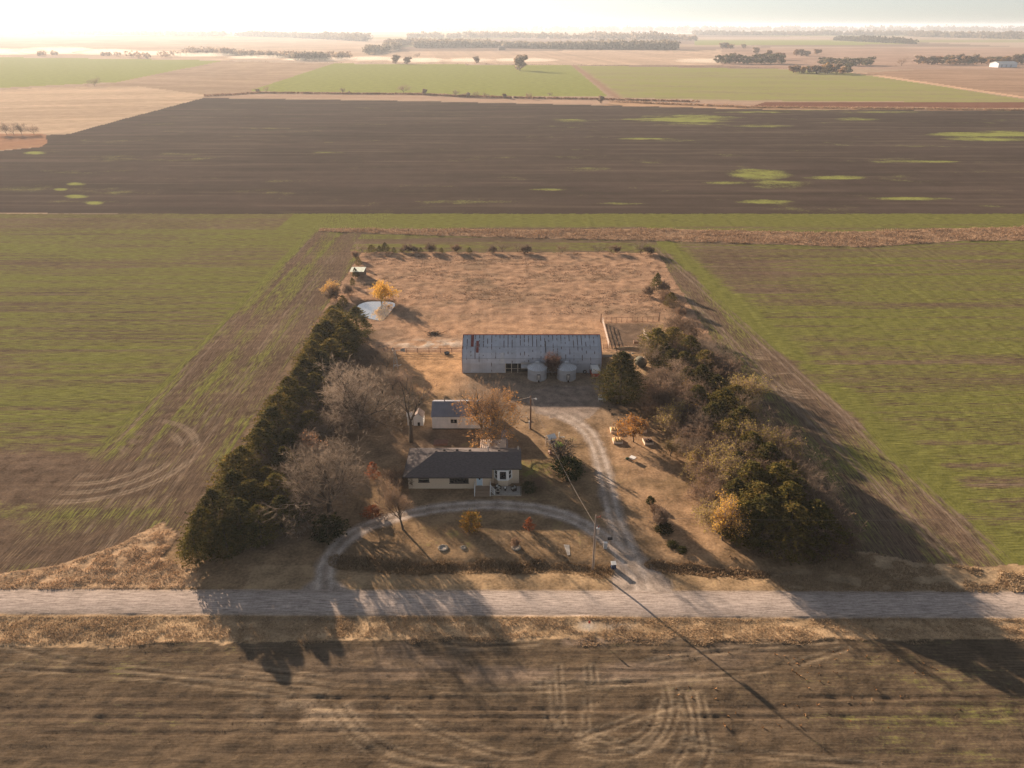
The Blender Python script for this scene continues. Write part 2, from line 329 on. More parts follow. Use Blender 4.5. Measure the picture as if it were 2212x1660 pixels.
def near_survey(X, Y):
    """height, colour, crop cover and land class of the near ground"""
    n_big = fbm(X/22, Y/14, 1); n_mid = fbm(X/5, Y/4, 2); n_fine = fbm(X/1.3, Y/1.3, 3, 3); n_w = fbm(X/9, Y/9, 4)
    H = (n_mid-.5)*.10 + (n_fine-.5)*.10
    col = np.zeros(X.shape+(3,)); grn = np.zeros(X.shape); cls = np.zeros(X.shape, np.int8)
    def paint(mask_w, c):
        w = np.clip(mask_w, 0, 1)[..., None]; col[:] = col*(1-w) + np.array(c)*w
    edge = (n_mid-.5)*1.2 + (n_fine-.5)*1.2
    rt = 77.2 - .0028*X; rb = 72.6 - .0059*X
    # --- crop fields (start: everything)
    soil = np.array((.132, .094, .068))
    col[:] = soil * (.75 + .5*n_big)[..., None]
    rows = fbm(X/34, Y/1.0, 5, 3); rowsy = fbm(X/1.4, Y/40, 6, 3)
    left = X < -50; right = X > 50; col *= (.82+.36*rows)[..., None]
    gm = .56 + .42*(fbm(X/46, Y/12, 7)-.5) + .80*(rows-.5)
    hl = sst(X, -78+edge, -75+edge)                      # headland beside the windbreak
    gh = .31 + .9*(rowsy-.5) + .5*(n_w-.5) + .55*gauss(X+76, 2.8) + .25*gauss(X+66, 3)*sst(Y, 120, 150)
    gb = .16 + .6*(fbm(X/10, Y/5, 9)-.5) + .16*gauss(Y-92-n_big*8, 6)
    bot = 1-sst(Y + (n_w-.5)*8 + .12*(X+110), 112, 121)
    gl = gm*(1-hl) + gh*hl; gl = gl*(1-bot) + gb*bot
    gr_ = .58 + .42*(fbm(X/50, Y/12, 11)-.5) + .80*(fbm(X/40, Y/1.3, 12, 3)-.5) - .30*gauss(X-75, 18)*gauss(Y-225, 30)
    xs = 57 + (215-Y)*.125
    hr = 1-sst(X, xs-4, xs+3)
    gr2 = .34 + .6*(fbm(X/1.6, Y/26, 13, 3)-.5) + .4*(n_w-.5)
    gr_ = gr_*(1-hr) + gr2*hr + .60*gauss(X-xs-2.5, 3.4)*sst(n_w, .25, .55) + .3*gauss(X-64, 7)*gauss(Y-110, 9)
    grn = np.where(X < 0, gl, gr_)
    ns = sst(Y, 243+edge, 247)*(X > -56)*(X < 52)
    grn = grn*(1-ns) + ns*(.42 + 1.1*(fbm(X/50, Y/2.2, 14)-.5))
    top = sst(Y - .03*X, 275, 281)
    grn = grn*(1-top) + top*(.78 + .5*(fbm(X/60, Y/3, 15)-.5) - .35*(X < -90))
    H += (rows-.5)*.07*(1-hl) + (rowsy-.5)*.12*hl
    cls[:] = np.where(left, 5, np.where(right, 6, 8))
    # pale drill lines
    for k in range(26):
        yy = 84 + k*8.3 + (k*7919 % 5)*.7; d = Y - yy - X*.006*((k % 3)-1) + (vn(X/30, Y*0+k, 31)-.5)*.8
        w = .5*gauss(d, .18)*sst(vn(X/12, Y*0+k*3.3, 32), .35, .7)*((X < -75-(n_fine-.5)*6)&(Y>118) | (X > xs+5))
        paint(w*.75, (.30, .245, .18)); grn = grn - w*.25
    for xx, a, b in ((-74.5,118,262),(-73.2,122,262),(-61,84,240),(-59.6,84,240),(-57.6,90,200),(-66,90,118)):
        w = .55*gauss(X-xx+(vn(Y/20, X*0, int(-xx))-.5)*1.2, .24)*(Y > a)*(Y < b)*sst(vn(Y/5, X*0+xx, 33), .1, .5)
        paint(w*.7, (.27,.215,.165)); grn -= w*.3; H -= w*.05
    for off in (0, 1.5, -7.5, -6.2):
        w = .6*gauss(X-(xs-2.2+off)+(vn(Y/25, X*0+off, 37)-.5)*1.4, .32)*(X > 50)*(Y < 250)
        paint(w*.75, (.30,.24,.185)); grn -= w*.35
    # turning circles of the drill
    for cx, cy, rr in ((-74,112,(3.5,4.4,6.5,7.3,9.6,10.4,12.6,13.4,15.6,16.4)), (60,161,(2,3.2,4.4,6,7.2)), (62,141,(2.5,4,5.5,7)), (-61,255,(2,3,5))):
        D = np.hypot((X-cx), (Y-cy)*1.15)
        for r_ in rr:
            ang = sst((X-cx)*np.sign(-cx)/(r_+.1), -.35, .25)*sst(vn(X/6, Y/6, 35), .15, .45)
            w = gauss(D-r_, .26)*ang
            paint(w*.7, (.31,.245,.18)); grn -= w*.3; H -= w*.04
    # --- property: yard and pasture
    pxl = -51.5; pxr = 49.6
    inprop = (X > pxl + edge*.6) & (X < pxr + edge*.6) & (Y > 77) & (Y < 243.5 + edge)
    cls[inprop & (Y < 159)] = 3; cls[inprop & (Y >= 159)] = 4
    ip = inprop.astype(float)
    lawn = np.array((.27,.185,.110))*(.72+.56*n_mid)[..., None]
    lawn *= (.9+.25*(n_big-.5))[..., None]
    ipm = inprop[..., None]
    col[:] = np.where(ipm, lawn, col); grn = np.where(inprop, .14+.5*(n_w-.5)+.35*(n_fine-.5), grn)
    past = sst(Y, 157, 160)*ip
    clump = fbm(X/2.2, Y/1.3, 21, 4)
    paint(past, (.345,.222,.148)); paint(past*sst(clump, .42, .66)*sst(Y, 186, 200)*.42, (.27,.175,.115)); paint(past*sst(fbm(X/9,Y/6,22), .52, .70)*.55, (.22,.155,.105))
    grn = np.where(past > .5, .02+.25*(clump-.5), grn)
    H += past*sst(Y, 180, 195)*(clump-.5)*.12 + past*(clump-.5)*.06
    paint(past*gauss(X+8+ (Y-200)*.12, 4)*gauss(Y-215, 32)*sst(n_mid, .35, .6)*.8, (.16,.12,.085))
    # sandy ground by the barn, east paddock and garden
    sand = sst(Y, 133, 142)*(1-sst(Y, 157, 160))*sst(X, -38, -30)*(1-sst(X, -12, -8))*ip
    paint(sand*.85, (.46,.28,.155)); grn -= sand*.3
    paint(sst(Y, 158,160)*(1-sst(Y,176,184))*sst(X,-34,-26)*ip*.5, (.44,.27,.165))
    ea = gauss(X-23-(118-Y)*.12, 7)*gauss(Y-104, 20)*ip
    paint(ea*.75*sst(n_mid,.25,.6), (.42,.27,.165)); grn -= ea*.12
    paint(gauss(X-30, 8)*gauss(Y-152, 8)*ip*.7, (.44,.30,.18))
    dirt = sst(X,-16,-6)*(1-sst(X,20,26))*gauss(Y-138, 11)*ip
    paint(dirt*.8, (.235,.185,.150)); grn -= dirt*.3
    nb = gauss(X+12, 12)*gauss(Y-116, 7)*ip
    paint(nb*.7, (.19,.135,.10))
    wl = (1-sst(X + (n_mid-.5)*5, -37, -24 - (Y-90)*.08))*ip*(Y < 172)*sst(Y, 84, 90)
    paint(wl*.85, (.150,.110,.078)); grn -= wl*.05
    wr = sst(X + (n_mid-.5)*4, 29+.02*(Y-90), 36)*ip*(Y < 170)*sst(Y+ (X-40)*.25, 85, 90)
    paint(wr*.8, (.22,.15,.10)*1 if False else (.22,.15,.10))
    # green tinges near the house, by the loop drive and the east drive
    grn += ip*(.30*gauss(X-4,4)*gauss(Y-108,7) + .34*gauss(X-9,4)*gauss(Y-93.5,1.6) + .22*gauss(X-9,4)*gauss(Y-119,6) + .16*gauss(X+9,7)*gauss(Y-90,4) + .25*gauss(X-17,2.5)*gauss(Y-108,5) + .22*gauss(X+14,4)*gauss(Y-113.5,1.4)) + ip*.15*gauss(X-32,4)*gauss(Y-150,7)
    # pale muddy, stony ground by the gate
    mud = gauss(X+20-.0*(Y), 8.5)*gauss(Y-163.6, 2.6)*sst(n_fine+n_mid, .85, 1.15)
    paint(mud*.95*ip, (.52,.47,.41)); H += mud*.12*(n_fine-.3)
    pen = sst(X,23.8,24.6)*(1-sst(X,36,39))*sst(Y,161.5,163)*(1-sst(Y,176.5,178)); paint(pen*.9*ip, (.145,.105,.078))
    dk = gauss(X+31,5)*gauss(Y-170,5); paint(dk*.6*ip, (.17,.13,.10))
    rad = np.full(X.shape, 30.); sel = (np.abs(X-PONDC[0]) < 14)&(np.abs(Y-PONDC[1]) < 16); rad[sel] = pdist(X[sel], Y[sel], POND)*np.where(inpoly(X[sel], Y[sel], POND), -1, 1); pr = 0
    paint(gauss(np.maximum(rad-.2, 0), 1.5)*.9*(n_fine > .25), (.095,.07,.052)); H = np.where(rad < 1.6, -.42*(1-sst(rad, -.7, 1.6)), H)
    # --- verges
    vn_ = (Y > rt) & (Y < 82.4 + edge*.8)
    cl = inpoly(X+edge*.8, Y+edge*.8, CORNER_L); cr = inpoly(X+edge, Y+edge, CORNER_R)
    for m_, c_ in ((cl, (.40,.28,.18)), (cr, (.34,.25,.16))):
        col[m_] = np.array(c_)*(.75+.5*n_mid[m_])[..., None]; grn[m_] = .02+.2*(n_fine[m_]-.5); cls[m_] = 10; H[m_] += (n_fine[m_]-.4)*.18
    m_ = vn_ & (X > -37) & ~cr
    col[m_] = (np.array((.32,.225,.135))*(.75+.5*n_mid[m_])[..., None]); grn[m_] = .12+.4*(n_fine[m_]-.5); cls[m_] = 10
    for dline in (DITCH, DITCH2):
        dd = pdist(X, Y, dline); w = gauss(dd, 1.3); H -= w*.45; paint(w*.6, (.17,.125,.08)); grn -= w*.15
    # south verge and stubble
    vs = 68.2 + (n_w-.5)*1.6 + edge*.5 + .6*gauss(X+60, 30)*-1.5
    m_ = (Y < rb)
    col[m_] = (np.array((.40,.285,.175))*(.7+.6*n_mid[m_])[..., None]); grn[m_] = .03+.35*(n_fine[m_]-.5); cls[m_] = 1; H[m_] += (n_mid[m_]-.5)*.25
    w = gauss(Y-72.0, .5)*m_; paint(w*.6, (.17,.13,.085))
    w = gauss(X-9.7,1.2)*gauss(Y-70.6,.7)+gauss(X-13.6,1.6)*gauss(Y-70.6,.6); paint(w*.9*(Y<rb), (.42,.38,.33))
    m_ = Y < vs
    st = np.array((.118,.088,.060))*(.8+.4*fbm(X/12, Y/2.2, 41))[..., None]
    col[m_] = st[m_]; cls[m_] = 0
    pale = sst(fbm(X/9, Y/3, 42), .42, .62)*sst(Y, 60.5, 63)*gauss(X-4, 24)
    paint(pale*m_*.8, (.23,.175,.135))
    paint(m_*gauss(X+22, 7)*gauss(Y-57.6, 2.0)*sst(n_mid+n_fine, .75, 1.1)*.9, (.36,.28,.20))
    paint(m_*sst(Y, 52, 57)*(1-sst(Y,57,61))*.35, (.115,.085,.06))
    gs = .06 + .45*(fbm(X/14, Y/3, 43)-.5) + .20*gauss(X+50, 18)*gauss(Y-63, 5) + .08*sst(X, 8, 45) + .14*gauss(X-50,12) + .3*(fbm(X/20,Y/.7,44,2)-.5)
    grn = np.where(m_, gs, grn)
    H += np.where(m_, (fbm(X/18, Y/.55, 45, 2)-.5)*.06 + (n_fine-.5)*.07 + np.sin(Y*2*math.pi/.95)*.012, 0)
    for yy, dp in ((59.35,.10),(58.1,.10),(56.8,.10),(63.4,.05),(54.9,.06),(66.2,.05),(52.6,.06)):
        d = Y - yy - (vn(X/40, X*0+yy, 46)-.5)*.6; w = gauss(d, .22)*m_*sst(vn(X/14, X*0+yy*1.7, 47), .15, .45)
        H -= w*dp; paint(w*.55, (.085,.062,.045))
    for pts, wd in (([(1207,1440),(1208,1500),(1213,1562)],.2),([(1270,1442),(1272,1500),(1262,1600)],.2),([(1283,1442),(1285,1520)],.18),
                    ([(1461,1490),(1462,1530),(1449,1580),(1420,1612),(1390,1622),(1345,1612),(1290,1590)],.22),([(1475,1500),(1490,1560),(1484,1610),(1455,1650)],.25),
                    ([(1515,1500),(1520,1540),(1534,1600),(1528,1640),(1505,1680)],.28),([(1497,1500),(1505,1580),(1512,1620)],.2),
                    ([(1400,1430),(1600,1400),(1800,1385)],.2),([(1150,1480),(1500,1470),(1700,1440),(1830,1400)],.22),([(500,1440),(800,1480),(1100,1500),(1500,1460)],.2),
                    ([(700,1500),(760,1600),(860,1655),(1000,1665)],.2),([(725,1510),(800,1600),(900,1640),(1060,1660)],.2),([(860,1530),(950,1590),(1100,1640),(1180,1620),(1460,1520)],.2),
                    ([(0,1390),(200,1440),(600,1475),(900,1500)],.2),([(0,1440),(300,1460),(620,1500)],.2),([(930,1380),(1000,1400),(1160,1390)],.2),([(1480,1600),(1700,1640),(1900,1655)],.15),([(1175,1470),(1180,1550),(1215,1610),(1290,1640),(1370,1635),(1430,1590),(1445,1520),(1430,1470)],.2),([(1195,1475),(1202,1545),(1235,1592),(1300,1615),(1360,1608),(1408,1572),(1420,1515)],.2)):
        pp = smooth_path(GP(pts), 2); sel = (Y < 69)
        d = np.full(X.shape, 99.0); d[sel] = pdist(X[sel], Y[sel], pp)
        w1 = gauss(d, wd*.75); w2 = gauss(d-.42, .16)
        H -= w1*.05*m_; paint(w1*m_*.6*sst(n_mid,.2,.5), (.066,.049,.036)); paint(w2*m_*.4*sst(n_mid,.2,.5), (.34,.27,.19))
    # --- brown grass band and field beyond
    bd = inpoly(X, Y+edge*.8, BAND)
    col[bd] = np.array((.32,.215,.14))*(.7+.6*n_mid[bd])[..., None]; grn[bd] = 0; cls[bd] = 7; H[bd] += .1
    # --- drives and road last
    da = pdist(X, Y, DRIVE_A); db = pdist(X, Y, DRIVE_B)
    wA = 1.45 + 2.6*sst(-Y, -88, -78) + .6*sst(Y, 120, 130); wB = 1.35 + 1.6*(1-sst(Y, 77.5, 80))
    ap = inpoly(X + edge*1.5, Y + edge*1.5, APRON)
    e2 = (n_fine-.5)*.9
    isd = ((da + e2 < wA) | (db + e2 < wB) | ap) & (Y > rt-.3) & (Y < 142)
    wd = np.maximum(np.maximum(1-sst(da+e2, wA-.5, wA+.6), 1-sst(db+e2, wB-.5, wB+.6)), ap*1.0)
    wd = wd*(Y > rt-.3)
    paint(wd*.9, (.36,.30,.26)); grn -= wd*.6; H = H*(1-wd*.7)
    ctr = (gauss(da, .4)*sst(Y, 84, 92)*(1-sst(Y,121,126)) + gauss(db,.35)*.5)*wd
    paint(ctr*.7, (.27,.205,.15))
    for o_ in (.8,):
        paint(gauss(np.minimum(da, db)-o_, .32)*wd*.7*sst(n_mid, .1, .4), (.54,.46,.40))
    paint(sst(Y, 123, 133)*wd*.85, (.225,.175,.145))
    cls[isd] = 9
    isr = (Y < rt + (n_fine-.5)*.35) & (Y > rb - (n_fine-.5)*.35)
    wr_ = (1-sst(Y, rt-.15, rt+.35))*sst(Y, rb-.35, rb+.15)
    paint(wr_, (.40,.335,.30)); paint(wr_*(.5+.0*X)*sst(fbm(X/60, Y/.5, 51, 3), .45, .6)*.6, (.54,.46,.41))
    paint(wr_*(gauss(Y-rb-.15,.5)+gauss(Y-rt+.15,.4))*.45, (.28,.225,.18))
    grn = grn*(1-wr_) - wr_*.5
    H = H*(1-wr_) + wr_*.10*(1-((Y-(rt+rb)/2)/2.4)**2)
    cls[isr] = 2
    hh_ = np.where(X < 0, np.maximum(hl, 0), hr)
    fld = (cls == 5) | (cls == 6) | (cls == 8)
    RX = np.where(fld, (1-hh_)*np.where(X < 0, 1-bot, 1), np.where(cls == 0, .5, np.where(cls == 2, .8, .0)))
    RX = np.where(cls == 8, 1, RX); RY = np.where(fld & (cls != 8), hh_, 0)*.9
    return H, col, np.clip(grn, -.3, 1.2), cls, RX, RY

NX = np.linspace(-240, 240, 1240)
ys = [28.0]
while ys[-1] < 300: ys.append(ys[-1] + (.26 if ys[-1] < 82 else .30 + max(0, ys[-1]-82)*.0022))
NY = np.array(ys)
GX, GY = np.meshgrid(NX, NY)
GH, GC, GG, GCL, GRX, GRY = near_survey(GX, GY)
NAMES = {0: ('stubble_field', 'brown stubble field with tractor ruts in front of the gravel road'), 1: ('grass_verge', 'golden dry grass verge on the near side of the road'),
         2: ('road', 'pale gravel road running across the picture'), 3: ('yard_ground', 'dry lawn and bare earth around the house'), 4: ('pasture', 'tan grazed pasture behind the barn'),
         5: ('crop_field', 'patchy green sown field left of the farmyard'), 6: ('crop_field', 'patchy green sown field right of the farmyard'),
         7: ('grass_strip', 'ground under the band of tall russet grass'), 8: ('crop_field', 'narrow green and brown strip behind the pasture'),
         9: ('driveway', 'pale gravel driveway with worn wheel tracks'), 10: ('grass_verge', 'dry grass verge on the farm side of the road')}
gm_near = ground_mat('farm soil and turf', 1.0, .065); gm_road = ground_mat('gravel', 1.6, .025)
def split_mesh(X, Y, Z, col, grn, cls, names, mats, default, rx, ry):
    r, c = X.shape; idx = np.arange(r*c).reshape(r, c)
    quads = np.stack([idx[:-1,:-1], idx[:-1,1:], idx[1:,1:], idx[1:,:-1]], -1).reshape(-1, 4)
    fc = cls[:-1,:-1].reshape(-1)
    V = np.stack([X, Y, Z], -1).reshape(-1, 3); CC = col.reshape(-1, 3); GR = grn.reshape(-1); RXf = rx.reshape(-1); RYf = ry.reshape(-1)
    for k in np.unique(fc):
        q = quads[fc == k]; u, inv = np.unique(q, return_inverse=True)
        nm = names[int(k)]
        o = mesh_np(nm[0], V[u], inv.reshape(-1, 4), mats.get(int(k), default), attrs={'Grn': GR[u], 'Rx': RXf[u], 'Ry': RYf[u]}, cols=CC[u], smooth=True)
        tag(o, nm[1], None, None, 'structure')
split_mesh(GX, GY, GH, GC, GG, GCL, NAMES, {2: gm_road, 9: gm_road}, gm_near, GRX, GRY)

def hgt(x, y):
    i = np.clip(np.searchsorted(NY, y), 0, len(NY)-1); j = np.clip(np.searchsorted(NX, x), 0, len(NX)-1)
    return GH[i, j]

# ------------------------------------------------------------------ far country
FAR = [  # name, label, colour, cover, outline read off the survey view; later entries lie over earlier ones
 ('far_plain','hazy plain of distant fields',(.34,.25,.185),0,None),
 ('ploughed_field','large dark ploughed field behind the farm',(.070,.053,.044),.0,[(-900,455),(0,460),(200,462),(700,468),(1200,474),(2212,480),(3100,486),(3100,240),(2212,240),(1620,236),(1300,228),(900,219),(440,212),(250,262),(150,290),(92,293),(90,318),(-100,335),(-900,340)]),
 ('stubble_field','pale stubble field beyond the left end of the ploughed field',(.44,.33,.235),.06,[(-900,198),(0,195),(80,190),(300,187),(440,205),(440,212),(250,262),(150,290),(-900,285)]),
 ('russet_rough_ground','russet rough ground at the left edge',(.33,.19,.12),0,[(-900,285),(92,290),(90,318),(-100,332),(-900,336)]),
 ('green_field','bright yellow green field at far left',(.30,.30,.10),.80,[(-900,112),(0,120),(480,132),(250,178),(0,190),(-900,205)]),
 ('stubble_field','mottled brown field between the two green fields',(.33,.24,.17),.15,[(480,132),(720,138),(560,190),(540,205),(440,205),(300,187),(200,186),(250,178)]),
 ('green_field','bright green field with a lone clump of trees',(.28,.29,.09),.85,[(720,138),(1235,142),(1312,208),(1100,209),(900,201),(600,199),(540,196),(560,190)]),
 ('sown_field','pale olive sown field right of the bright green field',(.30,.27,.14),.48,[(1245,142),(1700,150),(1860,160),(2212,215),(3100,350),(3100,222),(2212,222),(1640,218),(1335,211)]),
 ('stubble_field','brown stubble field behind the far farm track',(.32,.215,.15),.05,[(1860,158),(2000,150),(3100,150),(3100,345),(2212,213)]),
 ('stubble_field','pinkish stubble strip along the far hedge',(.40,.285,.215),.0,[(520,203),(900,204),(1100,212),(1320,214),(1650,222),(1620,232),(1300,227),(900,217),(440,211)]),
 ('ploughed_field','narrow dark red brown ploughed strip',(.19,.095,.065),.0,[(1650,222),(3100,222),(3100,234),(2212,234),(1620,231)]),
 ('rough_grass','strip of pale rough grass along the far ditch',(.42,.28,.18),.0,[(1330,219),(1620,231),(2212,236),(3100,237),(3100,241),(2212,240),(1600,236),(1300,228)]),
 ('farm_track','sandy farm track running to the far farmstead',(.55,.37,.25),.0,[(1840,157),(1868,158),(2212,209),(3100,342),(3100,350),(2212,213),(1860,161)]),
 ('stubble_field','wide tan field behind the green fields',(.46,.345,.26),.0,[(860,112),(1560,108),(1560,142),(1235,141),(720,137),(700,130)]),
 ('stubble_field','wide tan field at far left beyond the dust',(.44,.33,.245),.0,[(-900,75),(860,84),(860,112),(700,128),(480,131),(-900,112)]),
 ('stubble_field','large pinkish brown field beyond the far farmstead',(.36,.25,.195),.0,[(1560,104),(3100,104),(3100,150),(2000,150),(1700,149),(1560,142)]),
 ('green_field','distant green strip',(.28,.28,.10),.8,[(1500,88),(1760,88),(1960,95),(1800,98),(1500,97)]),
 ('green_field','distant pale green strip at middle left',(.30,.30,.13),.5,[(900,71),(1070,71),(1070,79),(880,78)]),
 ('stubble_field','dark brown field before the distant woods',(.26,.19,.16),.0,[(860,84),(1500,86),(1500,96),(860,98)]),
 ('lake','bright distant sheet of water',(.80,.78,.76),.0,[(1360,70.5),(1620,71.5),(1620,74.5),(1400,74)]),
]
GREENP = [(1480,258,135,15),(1240,262,60,4),(1650,272,90,3.5),(1850,258,60,4),(1930,243,120,2.5),(1700,238,90,2.5),(1640,243,110,3),(2150,295,120,13),(2080,290,90,5),(1645,378,75,13),(1800,384,75,5),
          (1690,400,90,9),(1960,430,120,5),(1650,436,70,5),(1560,396,60,4),(1180,410,60,3),(165,425,28,4),(205,440,22,4),(130,410,16,3),(165,398,24,4),(72,331,30,4),(720,330,60,2),(1400,300,90,2),(2000,350,120,3),(1330,440,80,3)]
def far_survey(X, Y):
    U, Vv = survey(X, Y)
    col = np.zeros(X.shape+(3,)); grn = np.zeros(X.shape); cls = np.zeros(X.shape, np.int8)
    sc = np.maximum(Y/300., 1)
    n1 = fbm(X/60, Y/40, 61); n2 = fbm(X/9, Y/9, 62); n3 = fbm(X/120, Y/7, 63, 3); wob = (fbm(X/40, Y/40, 64)-.5)*14
    for i, (nm, lb, c, g, poly) in enumerate(FAR):
        m = np.ones(X.shape, bool) if poly is None else inpoly(X+wob*(i in (3, 9, 11)), Y+wob*.6*(i in (3, 9, 11)), GP([(a, max(b, 62)) for a, b in poly]))
        cls[m] = i
        col[m] = np.array(c)*(.86+.28*n1[m])[..., None]*(.86+.28*n3[m])[..., None]; grn[m] = g + (.35*(n1[m]-.5) if g > .02 else 0)
    # the far plain: a patchwork of fields, paler towards the horizon
    m = cls == 0
    cell = vn(np.floor(X/900)+.01, np.floor(Y/700)+.01, 66); cell2 = vn(np.floor(X/900)+.01, np.floor(Y/700)+.01, 67)
    pal = np.array([(.36,.27,.20),(.25,.185,.15),(.42,.33,.26),(.28,.26,.12)])
    pc = pal[np.clip((cell*4).astype(int), 0, 3)]
    col[m] = pc[m]
    # drill rows and stubble rows
    for i in (6, 7, 2, 13, 15, 8, 5, 14):
        m = cls == i; a = {6: (1, .05), 7: (.35, 1), 2: (-.35, 1), 13: (1, .12), 15: (.1, 1), 8: (.2, 1), 5: (.5, 1), 14: (.1, 1)}[i]
        s = fbm((X*a[0]+Y*a[1])/ (14 if i != 7 else 22), X*0+2.5+(X*a[1]-Y*a[0])/900, 70+i, 2)
        col[m] *= (.80+.42*s[m])[..., None]; grn[m] += (s[m]-.5)*.45*(i in (6, 7, 4))
    d = cls == 1
    st = fbm(X/70, Y/5, 65, 4)
    gp = np.zeros(X.shape)
    for (a, b, ru, rv) in GREENP:
        gp = np.maximum(gp, 1.15 - ((U-a)/ru)**2 - ((Vv-b)/rv)**2)
    gg = np.clip(gp, -.4, 1)*.60 + .55*(fbm(X/45, Y/9, 65, 4)-.5) + .5*(fbm(X/16,Y/7,68)-.5) + 1.1*(fbm(X/40,Y/12,90,4)-.5)*sst(gp, -.6, .4)
    grn[d] = np.clip(gg[d]*.9 + .03, -.2, .85); col[d] *= (.8+.5*st[d])[..., None]
    lt = sst(fbm(X/90, Y/4, 69, 3), .60, .75)*.22
    col[d] = col[d]*(1-lt[d][..., None]) + np.array((.20,.155,.115))*lt[d][..., None]
    hz = gauss(pdist(X, Y, GP([(1240,142),(1285,175),(1335,212)])), 6)
    col[:] = col*(1-hz[..., None]) + np.array((.30,.20,.14))*hz[..., None]; grn -= hz*.8
    return col, np.clip(grn, -.3, 1.2), cls
fy = [300.0]
while fy[-1] < 26000: fy.append(fy[-1] + max(1.2, fy[-1]**2/(CAM_H*727)*.75))
FY = np.array(fy); SX = np.linspace(-1, 1, 1100)
FX = SX[None, :]*(FY[:, None]*.95 + 40); FYY = np.repeat(FY[:, None], len(SX), 1)
# join to the near ground: same height at y = 300
fcol, fgrn, fcls = far_survey(FX, FYY)
FZ = (fbm(FX/30, FYY/20, 80)-.5)*.3*np.minimum(1, (FYY-300)/60) - np.where(FYY < 330, .0, 0)
gm_far = ground_mat('distant fields', .35, .0, green=(.235,.255,.075), gsharp=.30, amp=.18)
lakem = plain('lake water', (.55,.56,.58), .08, spec=1.0, var=.02)
split_mesh(FX, FYY, FZ, fcol, fgrn, fcls, {i: (f[0], f[1]) for i, f in enumerate(FAR)}, {19: lakem}, gm_far, np.where(np.isin(fcls, (1, 9, 15, 18)), .35, 0.), fcls*0.)
m = MB().raw([(-60000,-3000,-3),(60000,-3000,-3),(60000,60000,-3),(-60000,60000,-3)], [(0,1,2,3)])
tag(m.build('ground', plain('plain earth', (.28,.21,.155), .95, var=.2, scale=.004, spec=.05)), 'open plain reaching to the horizon', None, None, 'structure')

# pond
P = [(PONDC[0], PONDC[1], -.17)] + [(PONDC[0]+(a-PONDC[0])*1.06, PONDC[1]+(b-PONDC[1])*1.06, -.17) for a, b in POND]; n = len(P)-1
wm, nt, b = new_mat('pond water'); b.inputs['Base Color'].default_value = (.26,.26,.26,1); b.inputs['Roughness'].default_value = .04; b.inputs['Specular IOR Level'].default_value = 1.0
b.inputs['IOR'].default_value = 3.0
tag(MB().raw(P, [(0, i, i % n + 1) for i in range(1, n+1)]).build('water', wm), 'small pale pond below the yellow willow', None, None, 'structure')

# ------------------------------------------------------------------ tall grass
def tufts(name, label, px, py, h, w, cols, seed, blades=3, lean=.5):
    r = np.random.RandomState(seed); n = len(px)
    X = np.repeat(px, blades) + r.normal(0, .12, n*blades)*w*2; Y = np.repeat(py, blades) + r.normal(0, .12, n*blades)*w*2
    Z = np.repeat(hgt(px, py), blades) - .05; hh = np.repeat(h, blades)*r.uniform(.6, 1.25, n*blades)
    a = r.uniform(0, 2*math.pi, n*blades); ww = w*r.uniform(.5, 1.2, n*blades)
    lx = r.normal(0, lean, n*blades)*hh + .12*hh; ly = r.normal(0, lean, n*blades)*hh - .1*hh
    dx = np.cos(a)*ww/2; dy = np.sin(a)*ww/2
    V = np.stack([np.stack([X-dx, Y-dy, Z], 1), np.stack([X+dx, Y+dy, Z], 1), np.stack([X+dx*.7+lx, Y+dy*.7+ly, Z+hh], 1), np.stack([X-dx*.7+lx, Y-dy*.7+ly, Z+hh*.9], 1)], 1).reshape(-1, 3)
    F = np.arange(len(V)).reshape(-1, 4)
    c = np.repeat(cols, blades, 0)*r.uniform(.75, 1.25, (n*blades, 1))
    o = mesh_np(name, V, F, M['grass'], cols=np.repeat(c, 4, 0)); return tag(o, label, None, None, 'stuff')

def scatter(x0, x1, y0, y1, n, test, seed):
    r = np.random.RandomState(seed); x = r.uniform(x0, x1, n); y = r.uniform(y0, y1, n); k = test(x, y); return x[k], y[k], r
def colmix(r, n, a, b): t = r.uniform(0, 1, (n, 1)); return np.array(a)*(1-t) + np.array(b)*t

x, y, r = scatter(-78, 200, 245, 300, 60000, lambda x, y: inpoly(x, y+(vn(x/3,y/3,5)-.5)*3, BAND), 1)
tufts('tall_grass', 'band of tall russet grass behind the pasture', x, y, r.uniform(.2, .8, len(x))*(.4+.9*vn(x/5,y/3,8)), .14, colmix(r, len(x), (.28,.185,.12), (.39,.275,.185)), 1)
x, y, r = scatter(-82, -36, 77, 100, 50000, lambda x, y: inpoly(x, y, CORNER_L)&(vn(x/1.5,y/1.5,9)>.22), 2)
tufts('tall_grass', 'golden tall grass in the corner left of the farm', x, y, r.uniform(.10, .34, len(x))*(.3+.8*vn(x/2,y/1.2,14)), .05, colmix(r, len(x), (.34,.235,.15), (.46,.335,.22)), 2)
x, y, r = scatter(-85, 85, 67.2, 72.5, 70000, lambda x, y: (y < 72.3-.0059*x)&(y > 67.9+(vn(x/3,y/3,7)-.5)*2)&(vn(x/1.6,y/.9,10)>.12)&(((x-10)/2.2)**2+((y-70.6)/1)**2 > 1), 3)
tufts('verge_grass', 'golden grass along the near side of the road', x, y, r.uniform(.05, .22, len(x))*(.4+1.1*vn(x/2,y/1.,15)), .045, colmix(r, len(x), (.33,.24,.155), (.46,.34,.22)), 3)
def near_line(P_, w): return lambda x, y: pdist(x, y, P_) < w*(.5+vn(x/2, y/2, 3))
x, y, r = scatter(-30, 15, 78, 86, 20000, near_line(DITCH, 1.25), 4)
